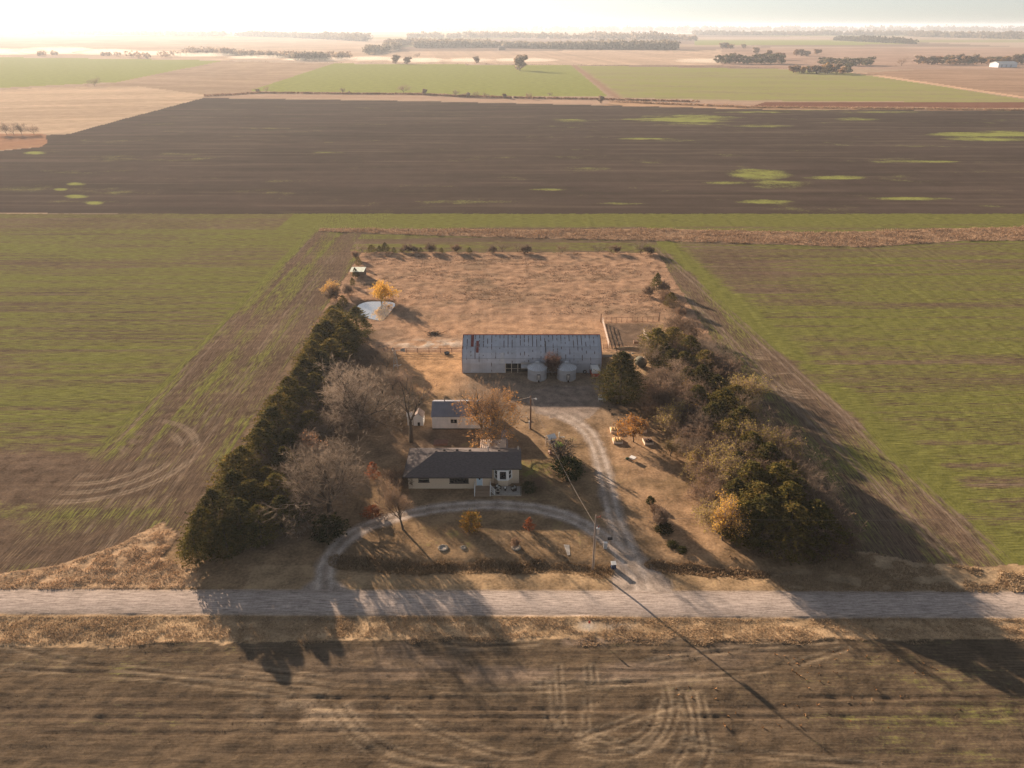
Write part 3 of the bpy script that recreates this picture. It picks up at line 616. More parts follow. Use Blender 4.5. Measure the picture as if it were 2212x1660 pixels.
tufts('ditch_grass', 'tall tangled dry grass in the ditch before the front lawn', x, y, r.uniform(.12, .55, len(x))*(.4+vn(x/2.5,y*0,16)), .055, colmix(r, len(x), (.16,.11,.065), (.36,.26,.16)), 4)
x, y, r = scatter(18, 44, 78, 84, 9000, near_line(DITCH2, 1.2), 5)
tufts('ditch_grass', 'tangled dry grass in the ditch right of the driveway', x, y, r.uniform(.1, .42, len(x)), .085, colmix(r, len(x), (.24,.16,.10), (.50,.36,.22)), 5)
x, y, r = scatter(30, 85, 76, 92, 40000, lambda x, y: inpoly(x, y, CORNER_R)&(vn(x/2,y/1.5,19)>.42), 6)
tufts('verge_grass', 'dull dry grass on the verge at the right of the farm', x, y, r.uniform(.08, .3, len(x)), .08, colmix(r, len(x), (.26,.19,.12), (.38,.28,.18)), 6)
x, y, r = scatter(-50, 48, 184, 243, 50000, lambda x, y: (fbm(x/2.2, y/1.3, 21)>.46)&(fbm(x/14,y/9,24)>.46)&(np.hypot(x+37.6,y-187.6)>8), 7)
tufts('pasture_grass', 'rough grass clumps over the back of the pasture', x, y, r.uniform(.05, .16, len(x)), .16, colmix(r, len(x), (.34,.21,.14), (.42,.28,.185)), 7)
x, y, r = scatter(-75, 60, 44, 68, 24000, lambda x, y: (vn(x/1.2,y/.8,23)>.62)|(((x+22)/8)**2+((y-57.6)/2.2)**2 < 1), 8)
tufts('stubble', 'short broken stubble over the near field', x, y, r.uniform(.03, .09, len(x)), .07, colmix(r, len(x), (.22,.16,.11), (.36,.27,.18)), 8)
x, y, r = scatter(18, 52, 55, 67, 110, lambda x, y: vn(x/3,y/2,29) > .45, 9)
tufts('weeds', 'orange dead weeds dotted over the near field', x, y, r.uniform(.12, .28, len(x)), .12, colmix(r, len(x), (.32,.17,.08), (.40,.24,.12)), 9, blades=5)
x, y, r = scatter(28, 46, 84, 160, 26000, lambda x, y: (x > 30+vn(x/4,y/4,30)*4)&(vn(x/2,y/2,31)>.35), 10)
tufts('undergrowth', 'brown undergrowth below the right windbreak', x, y, r.uniform(.1, .4, len(x)), .18, colmix(r, len(x), (.18,.115,.07), (.28,.19,.115)), 10)
x, y, r = scatter(-50, -26, 86, 160, 20000, lambda x, y: (x < -30-vn(x/4,y/4,30)*8)&(vn(x/2,y/2,32)>.4), 11)
tufts('undergrowth', 'brown undergrowth below the left windbreak', x, y, r.uniform(.1, .4, len(x)), .18, colmix(r, len(x), (.14,.10,.065), (.22,.155,.10)), 11)
# ------------------------------------------------------------------ ranch house
M['brick'] = brick_mat('buff brick', (.66,.53,.39), (.60,.47,.34), (.56,.48,.39), 3.2)
M['shingle'] = plain('charcoal shingles', (.118,.100,.100), .9, var=.35, scale=5, bump=.02, stretch=(.5,1.6,1.6), spec=.15)
M['trim'] = plain('dark trim', (.07,.055,.05), .7)
M['bluedoor'] = plain('pale blue door paint', (.50,.62,.72), .5, var=.05)
M['cream'] = plain('cream trim', (.55,.50,.42), .6)
house = empty('ranch_house', (-8, 106, 0), 0, 'long buff brick ranch house with charcoal hip roof and white bay window', 'house')
def hp(o): o.parent = house; o.matrix_parent_inverse = house.matrix_world.inverted() if False else Matrix.Translation((8, -106, 0)); return o
w = MB()
FX0, FX1, FX2, YF, YR, YB = -17.4, -3.6, 1.2, 101.9, 103.5, 110.0
w.box(FX0, FX0+.25, YF, YB, 0, 2.75); w.box(FX1-.25, FX1, YF, YR+.25, 0, 2.75)
def wallx(mb, x0, x1, y, t, z0, z1, holes):
    """wall along x with rectangular openings (x0, x1, z0, z1)"""
    xs = x0
    for a, b_, c, d in holes:
        mb.box(xs, a, y, y+t, z0, z1)
        if c > z0: mb.box(a, b_, y, y+t, z0, c)
        if d < z1: mb.box(a, b_, y, y+t, d, z1)
        xs = b_
    mb.box(xs, x1, y, y+t, z0, z1)
wallx(w, FX0+.25, FX1-.25, YF, .25, 0, 2.75, [(-15.65,-13.85,1.35,2.45),(-10.45,-7.25,1.15,2.45),(-5.95,-4.9,.56,2.6)])
wallx(w, FX1, FX2, YR, .25, 0, 3.25, [(-2.7,-.2,1.2,3.0)])
w.box(FX2-.25, FX2, YR+.25, YB-.25, 0, 3.6)
w.box(FX0+.25, FX2, YB-.25, YB, 0, 2.6)
w.raw([(FX2-.25,YR+.3,3.6),(FX2-.25,YB-.3,3.0),(FX2-.25,106,4.55),(FX2,YR+.3,3.6),(FX2,YB-.3,3.0),(FX2,106,4.55)], [(0,1,2),(3,5,4)])
hp(w.build('wall', M['brick']))
# roof: hip at the left, gable at the right, front plane stepping back over the bay
th = .16
def rz(y): return 2.68 + (y-101.25)*.436
RY = 106.0; RZ = rz(RY); BY, BZ = 110.7, 2.65
A = [(-18.1,101.25,2.68),(-3.3,101.25,2.68),(-3.3,102.8,rz(102.8)),(1.6,102.8,rz(102.8)),(1.55,RY,RZ),(-13.0,RY,RZ),(1.5,BY,BZ),(-18.1,BY,BZ)]
top = A; bot = [(x_, y_, z_-th) for x_, y_, z_ in A]
F = [(0,1,2,5),(2,3,4,5),(5,4,6,7),(0,5,7)]
F += [tuple(i+8 for i in f[::-1]) for f in F[:4]]
ring = [0,1,2,3,4,6,7]
F += [(ring[i], ring[i]+8, ring[(i+1)%7]+8, ring[(i+1)%7]) for i in range(7)]
roof = hp(MB().raw(top+bot, F).build('roof', M['shingle']))
g = MB(); g.bar((-18.12,101.19,2.6), (-3.28,101.19,2.6), .06, .16); g.bar((-3.2,102.74,rz(102.8)-.06), (1.62,102.74,rz(102.8)-.06), .06, .16); g.bar((-18.16,101.2,2.6),(-18.16,110.7,2.57),.06,.16)
g.build('gutter', M['trim'], roof)
roof_children = []
for vx in (-11.6, -9.4, -7.2, -2.2): MB().box(vx-.22, vx+.22, 106.5, 106.9, RZ-.35, RZ-.05).build('roof_vent', M['trim'], roof)
MB().tube((-4.1,106.6,RZ-.4), (-4.1,106.6,RZ+.55), .09, n=8).tube((-4.1,106.6,RZ+.5),(-4.1,106.6,RZ+.62),.15,n=8).build('flue_pipe', M['steel'], roof)
MB().box(-13.15,-12.75,106.1,106.4,RZ-.25,RZ+.02).build('roof_vent', M['trim'], roof)
for ch in roof.children: ch.matrix_parent_inverse = Matrix.Identity(4)
def window(x0, x1, y, z0, z1, bars, frame=M['trim'], parent=None, sill=True, inner=None):
    """window set into a wall whose face is at y; bars are mullion x positions"""
    f = MB(); t = .07
    f.box(x0, x1, y-.05, y+.12, z1-t, z1); f.box(x0, x1, y-.05, y+.12, z0, z0+t)
    f.box(x0, x0+t, y-.05, y+.12, z0+t, z1-t); f.box(x1-t, x1, y-.05, y+.12, z0+t, z1-t)
    for b_ in bars: f.box(b_-.04, b_+.04, y-.04, y+.12, z0+t, z1-t)
    o = f.build('window', frame); 
    (hp(o) if parent is None else setattr(o, 'parent', parent))
    p = MB().box(x0+t, x1-t, y+.06, y+.08, z0+t, z1-t).build('pane', M['glass'], o)
    if inner:
        q = MB(); q.bar((x0+t,y-.02,(z0+z1)/2),(x1-t,y-.02,(z0+z1)/2),.05); q.build('sash_bar', M['cream'], o)
    if sill: MB().box(x0-.08, x1+.08, y-.13, y-.055, z0-.1, z0).build('sill', M['trim'] if frame is M['trim'] else frame, o)
    return o
window(-15.65,-13.85,YF,1.35,2.45,[-14.75],inner=True)
window(-10.45,-7.25,YF,1.15,2.45,[-9.65,-8.1])
d = MB(); d.box(-5.88,-4.97,YF+.05,YF+.11,.62,2.52); door = hp(d.build('front_door', M['bluedoor']))
MB().box(-5.56,-5.29,YF+.03,YF+.046,1.75,2.3).build('pane', M['glass'], door)
MB().tube((-5.05,YF-.02,1.5),(-5.05,YF+.046,1.5),.05).build('handle', M['steel'], door)
df = MB(); df.box(-5.97,-5.88,YF-.05,YF+.14,.58,2.6); df.box(-4.97,-4.88,YF-.05,YF+.14,.58,2.6); df.box(-5.88,-4.97,YF-.05,YF+.14,2.52,2.6); df.build('door_frame', M['white'], door)
# bay window
bx = [(-3.02,103.5),(-2.35,102.62),(-.68,102.62),(.0,103.5)]
bw = MB()
def prism(mb, pts, z0, z1):
    n = len(pts); return mb.raw([(p[0],p[1],z0) for p in pts]+[(p[0],p[1],z1) for p in pts], [tuple(range(n))[::-1], tuple(range(n, 2*n))] + [(i,(i+1)%n,(i+1)%n+n,i+n) for i in range(n)])
bay = hp(prism(MB(), bx, .02, 1.15).build('bay_window', M['brick']))
bf = MB(); 
bx2 = [(-3.10,103.5),(-2.39,102.54),(-.64,102.54),(.08,103.5)]
prism(bf, bx2, 1.16, 1.34); prism(bf, bx2, 2.92, 3.12)
for (a, b_), w0 in zip(zip(bx[:-1], bx[1:]), (.16, .26, .16)):
    va = Vector((a[0], a[1], 0)); vb = Vector((b_[0], b_[1], 0)); d_ = (vb-va).normalized()
    for e in (va + d_*.1, vb - d_*.1): bf.bar(e+Vector((0,0,1.34)), e+Vector((0,0,2.92)), .22 if w0 < .2 else .42)
    if w0 < .2: bf.bar(va+Vector((0,0,2.1)), vb+Vector((0,0,2.1)), .08)
bf.build('window_frame', M['white'], bay)
bg_ = [(-2.9,103.5),(-2.28,102.72),(-.75,102.72),(-.12,103.5)]
prism(MB(), bg_, 1.345, 2.915).build('pane', M['glass'], bay)
# porch with steps and white railings
porch = hp(MB().box(-6.15,-3.65,100.75,101.88,.42,.55).build('porch', M['deckwood']))
st = MB()
for i in range(3): st.box(-6.1,-3.7,100.35-.37*i,100.72-.37*i,.28-.13*i,.40-.13*i)
st.bar((-6.0,100.75,.38),(-6.0,99.6,.03),.05,.2); st.bar((-3.8,100.75,.38),(-3.8,99.6,.03),.05,.2); st.build('steps', M['deckwood'], porch)
for sx in (-6.19, -3.6):
    r_ = MB(); r_.bar((sx,101.8,.5),(sx,101.8,1.5),.10); r_.bar((sx,100.75,0),(sx,100.75,1.5),.12); r_.bar((sx,99.7,0),(sx,99.7,1.05),.12)
    r_.bar((sx,101.8,1.45),(sx,100.75,1.45),.09); r_.bar((sx,100.75,1.45),(sx,99.7,1.0),.09); r_.bar((sx,101.8,.75),(sx,100.75,.75),.07); r_.bar((sx,100.75,.75),(sx,99.7,.3),.07)
    for k in range(10):
        t = k/9; y_ = 101.7-2.0*t; zz = 1.45 if y_ > 100.75 else 1.45-.45*(100.75-y_)/1.05; r_.bar((sx,y_,zz-.72),(sx,y_,zz),.035)
    r_.build('railing', M['white'], porch)
r_ = MB()
for k in range(4): r_.bar((-3.52+.0*k,100.7,1.45-k*.35),(-2.85,99.9,1.1-k*.32),.06)
r_.bar((-2.85,99.9,-.0),(-2.85,99.9,1.2),.1); r_.build('railing', M['white'], porch)

pat = tag(MB().box(-3.3,1.35,99.95,102.5,0,.07).build('patio', M['concrete']), 'small grey patio slab below the bay window', 'patio')
e = MB(); e.box(-3.5,1.55,99.72,99.84,0,.16); e.box(1.43,1.55,99.84,102.4,0,.16); e.box(-3.5,-3.38,99.84,101,0,.16); e.build('edging', M['stone'], pat)
M['mulch'] = plain('dark mulch', (.06,.035,.028), .95, var=.4, scale=9)
m_ = MB(); m_.box(-3.36,1.41,99.85,99.945,0,.1); m_.box(1.355,1.425,99.95,102.4,0,.1); m_.build('mulch', M['mulch'], pat)
M['wicker'] = plain('dark wicker', (.035,.025,.022), .8, var=.3, scale=20); M['cushion'] = plain('pale cushion', (.42,.41,.38), .9)
def wchair(x, y, rz_, label):
    t = empty('patio_chair', (x, y, .07), rz_, label, 'chair', 'wicker chairs on the patio')
    MB().box(-.32,.32,-.3,.3,.05,.36).build('seat', M['wicker'], t)
    MB().box(-.32,.32,.3,.4,.05,.85).build('backrest', M['wicker'], t)
    for s_ in (-1, 1): MB().box(s_*.36-.04, s_*.36+.04, -.3, .4, .05, .58).build('armrest', M['wicker'], t)
    MB().box(-.28,.28,-.28,.26,.365,.46).build('cushion', M['cushion'], t); MB().box(-.24,.24,.2,.295,.47,.8).build('pillow', M['cushion'], t)
wchair(-2.3, 101.6, .9, 'dark wicker patio chair beside the porch railing'); wchair(.25, 101.3, -1.1, 'dark wicker patio chair with pale pillow at the outer side of the patio')
t = empty('patio_table', (-1.15, 101.3, .07), 0, 'small dark patio table between the two wicker chairs', 'table')
MB().tube((0,0,.42),(0,0,.46),.3,n=16).build('tabletop', M['wicker'], t); MB().tube((0,0,0),(0,0,.42),.2,.14,n=10).build('base', M['wicker'], t)
tag(MB().lathe([(.16,0),(.16,.03),(.07,.07),(.12,.16),(.10,.2),(0,.2)], (-1.15,101.3,.54), 14).build('bowl', M['white']), 'white bowl on the patio table', 'bowl')
t = empty('plant_pot', (-2.35, 100.5, .07), 0, 'large dark flower pot with a pale rim at the patio edge', 'plant pot')
MB().lathe([(.0,0),(.28,0),(.38,.55),(.30,.55),(.30,.45),(0,.45)], n=16).build('pot', M['wicker'], t); MB().lathe([(.36,.551),(.42,.56),(.42,.62),(.34,.62),(.34,.555)], n=16).build('rim', M['cream'], t)

# awning behind the house
M['awning'] = rib_mat('ribbed awning sheet', (.55,.44,.37), pitch=.36, metal=0, rough=.95, seam=2.0, bump=.05)
t = empty('patio_cover', (-3.4, 112, 0), 0, 'ribbed metal patio cover on posts behind the house', 'patio cover')
P = [(-2.35,1.5,2.72),(2.35,1.5,2.72),(2.3,-1.55,2.52),(-2.3,-1.55,2.52)]
MB().raw(P+[(x_,y_,z_-.06) for x_,y_,z_ in P], [(0,3,2,1),(4,5,6,7),(0,1,5,4),(1,2,6,5),(2,3,7,6),(3,0,4,7)]).build('roof', M['awning'], t)
for sx in (-2.2, 0, 2.2): MB().bar((sx,1.35,0),(sx,1.35,2.64),.1).build('post', M['white'], t)
# ------------------------------------------------------------------ white shed
M['shedwall'] = rib_mat('white ribbed siding', (.74,.74,.75), pitch=.3, metal=.0, rough=.6, seam=.9)
M['shedroof'] = rib_mat('slate blue sheet roof', (.19,.20,.245), pitch=.3, metal=.15, rough=.55, seam=.9)
t = empty('shed', (-9.75, 121.9, 0), 0, 'long white metal shed with slate blue roof behind the orange leaved tree', 'shed')
Lh, Dp, Hw, Hr = 5.6, 6.6, 2.85, 4.3
def gable(mb, x0, x1, y0, y1, hw, hr): 
    ym = (y0+y1)/2
    return mb.raw([(x0,y0,0),(x1,y0,0),(x1,y1,0),(x0,y1,0),(x0,y0,hw),(x1,y0,hw),(x1,y1,hw),(x0,y1,hw),(x0,ym,hr),(x1,ym,hr)], [(0,1,5,4),(2,3,7,6),(1,2,6,9,5),(3,0,4,8,7),(0,3,2,1),(4,5,9,8),(6,7,8,9)])
def gabroof(mb, x0, x1, y0, y1, hw, hr, o, th=.08, oy=None):
    ym = (y0+y1)/2; oy = o if oy is None else oy; s_ = (hr-hw)/(ym-y0)
    for a, b_ in ((y0-oy, ym), (ym, y1+oy)):
        za = hw - s_*oy if a < ym-1e-6 else hr; zb = hr if a < ym-1e-6 else hw - s_*oy
        mb.raw([(x0-o,a,za),(x1+o,a,za),(x1+o,b_,zb),(x0-o,b_,zb),(x0-o,a,za+th),(x1+o,a,za+th),(x1+o,b_,zb+th),(x0-o,b_,zb+th)], [(0,3,2,1),(4,5,6,7),(0,1,5,4),(1,2,6,5),(2,3,7,6),(3,0,4,7)])
    return mb
gable(MB(), -Lh, Lh, 0, Dp, Hw, Hr).build('wall', M['shedwall'], t)
gabroof(MB(), -Lh, Lh, 0, Dp, Hw+.01, Hr+.01, .15, oy=.2).build('roof', M['shedroof'], t)
o = MB().box(-2.05,-.75,-.05,-.01,1.35,2.25).build('window', M['cream'], t); MB().box(-1.97,-1.44,-.07,-.052,1.43,2.17).box(-1.38,-.83,-.07,-.052,1.43,2.17).build('pane', M['glass'], o)
MB().box(-Lh-.01,Lh+.01,-.04,-.012,0,.22).build('base_trim', M['trim'], t)
MB().tube((-3.4,Dp/2+.3,Hr-.3),(-3.4,Dp/2+.3,Hr+.7),.08,n=8).build('vent_pipe', M['trim'], t)
# ------------------------------------------------------------------ small white outbuildings at the left
t = empty('playhouse', (-18.2, 123.3, 0), .0, 'small white gabled shed with a dark door opening behind the dead tree', 'shed')
ws = MB(); v = gable(MB(), 0, 2.2, -.95, .95, 1.9, 2.75)
wsh = empty  # noqa
gw = MB().raw([(y_, -x_, z_) for x_, y_, z_ in v.v], v.f); 
gw.build('wall', M['white'], t)
rr = gabroof(MB(), 0, 2.2, -.95, .95, 1.91, 2.76, .1, oy=.12); MB().raw([(y_, -x_, z_) for x_, y_, z_ in rr.v], rr.f).build('roof', plain('weathered shingle', (.22,.17,.15), .9, var=.3), t)
MB().box(-.15,.3,-2.23,-2.205,0,.75).build('doorway_shade', M['black'], t)  # black plate on the closed wall, standing for the shade in the opening
for ch in t.children: ch.location.y += 2.2
t = empty('outhouse', (-19.9, 124.0, 0), .15, 'narrow tall white shed with pointed roof at the left of the small gabled shed', 'shed')
gable(MB(), -.5, .5, -.5, .5, 2.0, 2.6).build('wall', M['white'], t); gabroof(MB(), -.5, .5, -.5, .5, 2.01, 2.61, .08).build('roof', M['white'], t); MB().box(-.3,.3,-.53,-.505,.05,1.8).build('door', M['cream'], t)

# ------------------------------------------------------------------ barn
M['barn'] = rib_mat('old galvanised barn sheet', (.46,.49,.56), pitch=.19, rust=.45, metal=.12, rough=.55, seam=.92, rustcol=(.10,.065,.075))
barn = empty('barn', (-11.1, 147.3, 0), 0, 'long grey metal barn with curved streaked roof and a red rusted ridge', 'barn')
BL = 31.1
prof = [(0,0),(.12,2.25),(.42,3.3),(1.15,4.4),(2.4,5.3),(4.1,6.02),(6.0,6.72)]
profm = prof + [(12-a, b_) for a, b_ in prof[-2::-1]]
cols_x = [0, 9.6, 11.2, 12.8, 15.4, BL]
V = []; F = []
for x_ in cols_x: V += [(x_, a, b_) for a, b_ in profm]
np_ = len(profm)
for i in range(len(cols_x)-1):
    for k in range(np_-1):
        if k == 0 and i in (1, 2, 3): continue
        F.append((i*np_+k, (i+1)*np_+k, (i+1)*np_+k+1, i*np_+k+1))
bs = MB().raw(V, F); o = bs.build('curved_shell', M['barn'], barn); sm = o.modifiers.new('thickness', 'SOLIDIFY'); sm.thickness = .06; sm.offset = -1
M['barnend'] = rib_mat('barn end sheet', (.40,.41,.44), pitch=.19, rust=.3, metal=.12, rough=.55, seam=.92, axis=1)
for x_ in (.03, BL-.03):
    MB().raw([(x_, a*.996+.03, b_*.996) for a, b_ in profm], [tuple(range(np_))]).build('end_wall', M['barnend'], barn)
MB().path([(x_, 6.0, 6.78) for x_ in (0, BL/3, 2*BL/3, BL)], .09, 6).build('ridge_cap', M['rust'], barn)
MB().path([(BL+.03, a, b_+.03) for a, b_ in profm[:7]], .05, 5).build('edge_trim', M['rust'], barn)
MB().path([(-.03, a, b_+.03) for a, b_ in profm[:7]], .05, 5).build('edge_trim', M['rust'], barn)
def sheet(x0, x1, k0, k1, name, mat):
    P = []; q = profm[k0:k1+1]
    for a, b_ in q: P += [(x0, a-.03, b_+.04), (x1, a-.03, b_+.04)]
    Fq = [(2*i, 2*i+1, 2*i+3, 2*i+2) for i in range(len(q)-1)]
    return MB().raw(P, Fq).build(name, mat, barn)
sheet(1.85, 2.5, 4, 6, 'rusted_sheet', M['rust']); sheet(3.05, 3.65, 3, 5, 'rusted_sheet', M['rust'])
sheet(8.55, 9.3, 1, 3, 'pale_sheet', plain('pale patched sheet', (.50,.52,.56), .5, metal=.1)); sheet(18.55, 18.72, 3, 5, 'dark_gap', M['trim'])
for bands in (2, 4):
    a, b_ = profm[bands]; MB().bar((.05,a-.05,b_+.04),(BL-.05,a-.05,b_+.04),.05,.05).build('lap_joint', plain('lap joint', (.27,.29,.34), .6), barn)
for x_ in (9.65, 11.0, 12.4): MB().bar((x_,.02,0),(x_,.1,2.25),.12).build('door_post', M['cream'], barn)
MB().bar((9.6,-.02,1.1),(13,-.02,1.1),.06).build('door_rail', M['cream'], barn)
o = MB().box(13.1,15.3,-.35,-.29,1.1,2.75).build('sliding_door', M['steel'], barn); o.rotation_euler.x = 0
MB().raw([(13.1,-1.1,1.75),(15.3,-1.1,1.75),(15.3,.1,2.45),(13.1,.1,2.45),(13.1,-1.1,1.7),(15.3,-1.1,1.7),(15.3,.1,2.4),(13.1,.1,2.4)], [(0,3,2,1)[::-1],(4,5,6,7)[::-1],(0,1,5,4),(1,2,6,5),(2,3,7,6),(3,0,4,7)]).build('canopy', M['steel'], barn)
MB().box(9.5,15.6,.8,.9,0,2.2).build('interior_shade', M['black'], barn)  # black sheet painted in for the shade inside the open bay
MB().box(BL+.1,BL+4.2,5.0,6.2,1.55,1.7).build('lean_to', M['wood'], barn); 
for q in ((BL+.3,5.1),(BL+4,5.1),(BL+4,6.1)): MB().bar((q[0],q[1],0),(q[0],q[1],1.55),.12).build('post', M['wood'], barn)
t = empty('tyre', (16.3, 146.95, .42), 0, 'black tyre leaning on the front of the barn', 'tyre')
def torus(R_, r_, n=20, m=8, sx=1):
    P = []; F = []
    for i in range(n):
        a = 2*math.pi*i/n
        for j in range(m):
            b_ = 2*math.pi*j/m; P.append(((R_+r_*math.cos(b_))*math.cos(a), r_*1.2*math.sin(b_), (R_+r_*math.cos(b_))*math.sin(a)))
    for i in range(n):
        for j in range(m): F.append((i*m+j, ((i+1)%n)*m+j, ((i+1)%n)*m+(j+1)%m, i*m+(j+1)%m))
    return MB().raw(P, F)
o = torus(.32, .12).build('tread', M['rubber'], t, smooth=True); t.rotation_euler.x = -.18
# ------------------------------------------------------------------ grain bins
M['binwall'] = rib_mat('corrugated bin wall', (.46,.49,.54), pitch=.12, metal=.35, rough=.5, seam=.8, axis=2, bump=.02)
M['binroof'] = plain('bin roof panels', (.55,.59,.65), .42, metal=.4, var=.12, scale=2)
def grain_bin(x, y, label):
    t = empty('grain_bin', (x, y, 0), 0, label, 'grain bin', 'grain bins before the barn')
    MB().lathe([(2.1,0),(2.1,2.6)], n=40).build('wall', M['binwall'], t, smooth=True)
    for z_ in (.02, .9, 1.75, 2.56): pass
    MB().lathe([(2.16,0),(2.16,.12),(2.11,.12)], n=40).build('base_ring', M['concrete'], t)
    MB().lathe([(2.13,2.5),(2.2,2.56),(2.2,2.6)], n=40).build('eave_ring', M['steel'], t)
    r_ = MB().lathe([(2.24,2.6),(.42,3.72)], n=20).build('roof', M['binroof'], t)
    rb_ = MB()
    for k in range(20):
        a = 2*math.pi*k/20; rb_.bar((2.24*math.cos(a),2.24*math.sin(a),2.63),(.42*math.cos(a),.42*math.sin(a),3.75),.05,.07)
    rb_.build('rib', M['steel'], r_)
    MB().lathe([(.45,3.7),(.45,3.86),(.5,3.88),(0,4.02)], n=14).build('cap', M['steel'], t)
    d_ = MB().box(-.05,.55,-2.2,-2.09,.5,1.75).build('door', M['steel'], t)
    f_ = MB(); f_.box(-.13,-.055,-2.22,-2.08,.45,1.82); f_.box(.555,.63,-2.22,-2.08,.45,1.82); f_.box(-.13,.63,-2.22,-2.08,1.755,1.84); f_.build('door_frame', M['trim'], t)
    MB().tube((.3,-2.26,1.35),(.3,-2.205,1.35),.13,n=12).build('hatch', M['white'], d_)
    MB().box(.1,.45,-2.45,-2.17,.1,.42).build('step', M['trim'], t)
    return t
grain_bin(5.55, 144.7, 'round corrugated grain bin beside the open barn bay'); grain_bin(12.0, 144.7, 'round corrugated grain bin on the van side of the bare bush')
# ------------------------------------------------------------------ red and white van
M['vanred'] = plain('faded red paint', (.34,.045,.03), .45, var=.2); M['vanwhite'] = plain('van white paint', (.72,.72,.70), .4, var=.05)
t = empty('van', (18.55, 144.3, 0), .10, 'old red and white van parked nose out at the barn corner', 'van')
def loft(mb, secs, n=None):
    n = len(secs[0]); P = [p for s_ in secs for p in s_]
    F = [(k*n+i, k*n+(i+1)%n, (k+1)*n+(i+1)%n, (k+1)*n+i) for k in range(len(secs)-1) for i in range(n)]
    F += [tuple(range(n))[::-1], tuple(range((len(secs)-1)*n, len(secs)*n))]
    return mb.raw(P, F)
def vsec(y, w0, z0, z1, w1=None, c=.12):
    w1 = w1 or w0
    return [(-w0+c,y,z0),(w0-c,y,z0),(w0,y,z0+c),(w1,y,z1-c),(w1-c,y,z1),(-w1+c,y,z1),(-w1,y,z1-c),(-w0,y,z0+c)]
loft(MB(), [vsec(-.05,.78,.35,.95), vsec(.12,.93,.30,1.12), vsec(.3,.95,.28,1.18), vsec(2.8,.95,.28,1.18)]).build('body', M['vanred'], t, bevel=.04)
loft(MB(), [vsec(.16,.88,1.185,1.3,.86), vsec(.32,.93,1.185,1.92,.84), vsec(.5,.94,1.185,2.1,.84), vsec(2.78,.94,1.185,2.1,.84)]).build('cab_top', M['vanwhite'], t, bevel=.04)
MB().box(-.90,.90,-.16,-.02,.34,.48).build('bumper', M['cream'], t)
for a, b_ in ((-.80,-.42),(-.34,.20),(.28,.78)):
    MB().raw([(a,.20,1.42),(b_,.20,1.42),(b_,.30,1.78),(a,.30,1.78)], [(0,1,2,3)]).build('windscreen', M['glass'], t)
for s_ in (-1, 1):
    MB().tube((s_*.62,-.09,.78),(s_*.62,-.02,.78),.12,n=12).build('headlight', M['steel'], t)
    for yy in (.6, 2.2):
        o = torus(.25,.09,16,6).build('wheel', M['rubber'], t); o.rotation_euler.z = math.pi/2; o.location = (s_*.84, yy, .34)
    MB().raw([(s_*.955,.7,1.35),(s_*.955,1.5,1.35),(s_*.91,1.5,1.85),(s_*.91,.7,1.85)], [(0,1,2,3)]).build('side_window', M['glass'], t)

# ------------------------------------------------------------------ fences
def rail_fence(name, pts, hgt_, rails, step, mat, label, cat='fence', r=.045, matrail=None):
    t = empty(name, (pts[0][0], pts[0][1], 0), 0, label, cat); ox, oy = pts[0]
    rl = MB(); 
    for (x0, y0), (x1, y1) in zip(pts[:-1], pts[1:]):
        L_ = math.hypot(x1-x0, y1-y0); n = max(1, round(L_/step))
        for k in range(n+ (1 if (x1, y1) == pts[-1] else 0)):
            u = k/n; MB().tube((x0+(x1-x0)*u-ox, y0+(y1-y0)*u-oy, -.1), (x0+(x1-x0)*u-ox, y0+(y1-y0)*u-oy, hgt_), r*1.4, n=6).build('post', mat, t)
        for z_ in rails: rl.bar((x0-ox,y0-oy,z_),(x1-ox,y1-oy,z_),r*1.5)
    rl.build('rails', matrail or mat, t); return t
rail_fence('pipe_fence', [(-36,158.6),(-11.6,158.3)], 1.2, (.35,.7,1.12), 2.7, M['ruststeel'], 'brown pipe rail fence running left from the barn', r=.05)
rail_fence('pipe_fence', [(-48,158.9),(-36.1,158.6)], 1.0, (.4,.75,.98), 3, M['wood'], 'pale wooden rail fence under the left windbreak', r=.04)
M['fencewhite'] = plain('sun bleached boards', (.62,.50,.42), .8, var=.25)
rail_fence('corral_fence', [(23.7,178),(23.4,161.5)], 1.5, (.35,.7,1.05,1.4), 2.3, M['fencewhite'], 'bleached board fence on the barn side of the corral', r=.06)
rail_fence('corral_fence', [(24.6,177.9),(38.4,178.6)], 1.45, (.15,1.4), 1.4, M['ruststeel'], 'rusty wire panel fence along the back of the corral', r=.035)
rail_fence('corral_fence', [(25.6,162.0),(34.3,162.4)], 1.3, (1.25,), 2.8, M['wood'], 'post and rail fence along the front of the corral', r=.06)
rail_fence('corral_fence', [(33.2,170.5),(33.4,162.8)], 1.3, (.4,.8,1.2), 2.6, M['fencewhite'], 'bleached board fence closing the right side of the corral', r=.05)
rail_fence('corral_gate', [(22.0,160.6),(23.0,160.6)], 1.4, (.3,.6,.9,1.3), 1.0, M['ruststeel'], 'narrow rusty gate between barn and corral', 'gate', r=.04)
for (x_, y_, l_) in ((23.3,178.3,'tall dark corner post at the back left of the corral'), (38.7,178.9,'tall dark corner post at the back right of the corral')):
    tag(MB().tube((x_,y_,0),(x_,y_,2.3),.14,.12,n=8).lathe([(.16,2.3),(.05,2.42),(0,2.42)],(x_,y_,0),8).build('corner_post', M['brown']), l_, 'post')
t = empty('hay_feeder', (30.2,163.4,0), 0, 'dark square hay feeder by the front corral fence', 'feeder')
MB().box(-.6,.6,-.5,.5,.3,1.1).build('bin', M['brown'], t)
for a in (-.55,.55):
    for b_ in (-.45,.45): MB().bar((a,b_,0),(a,b_,1.35),.09).build('leg', M['brown'], t)
b_ = MB(); rnd = random.Random(5)
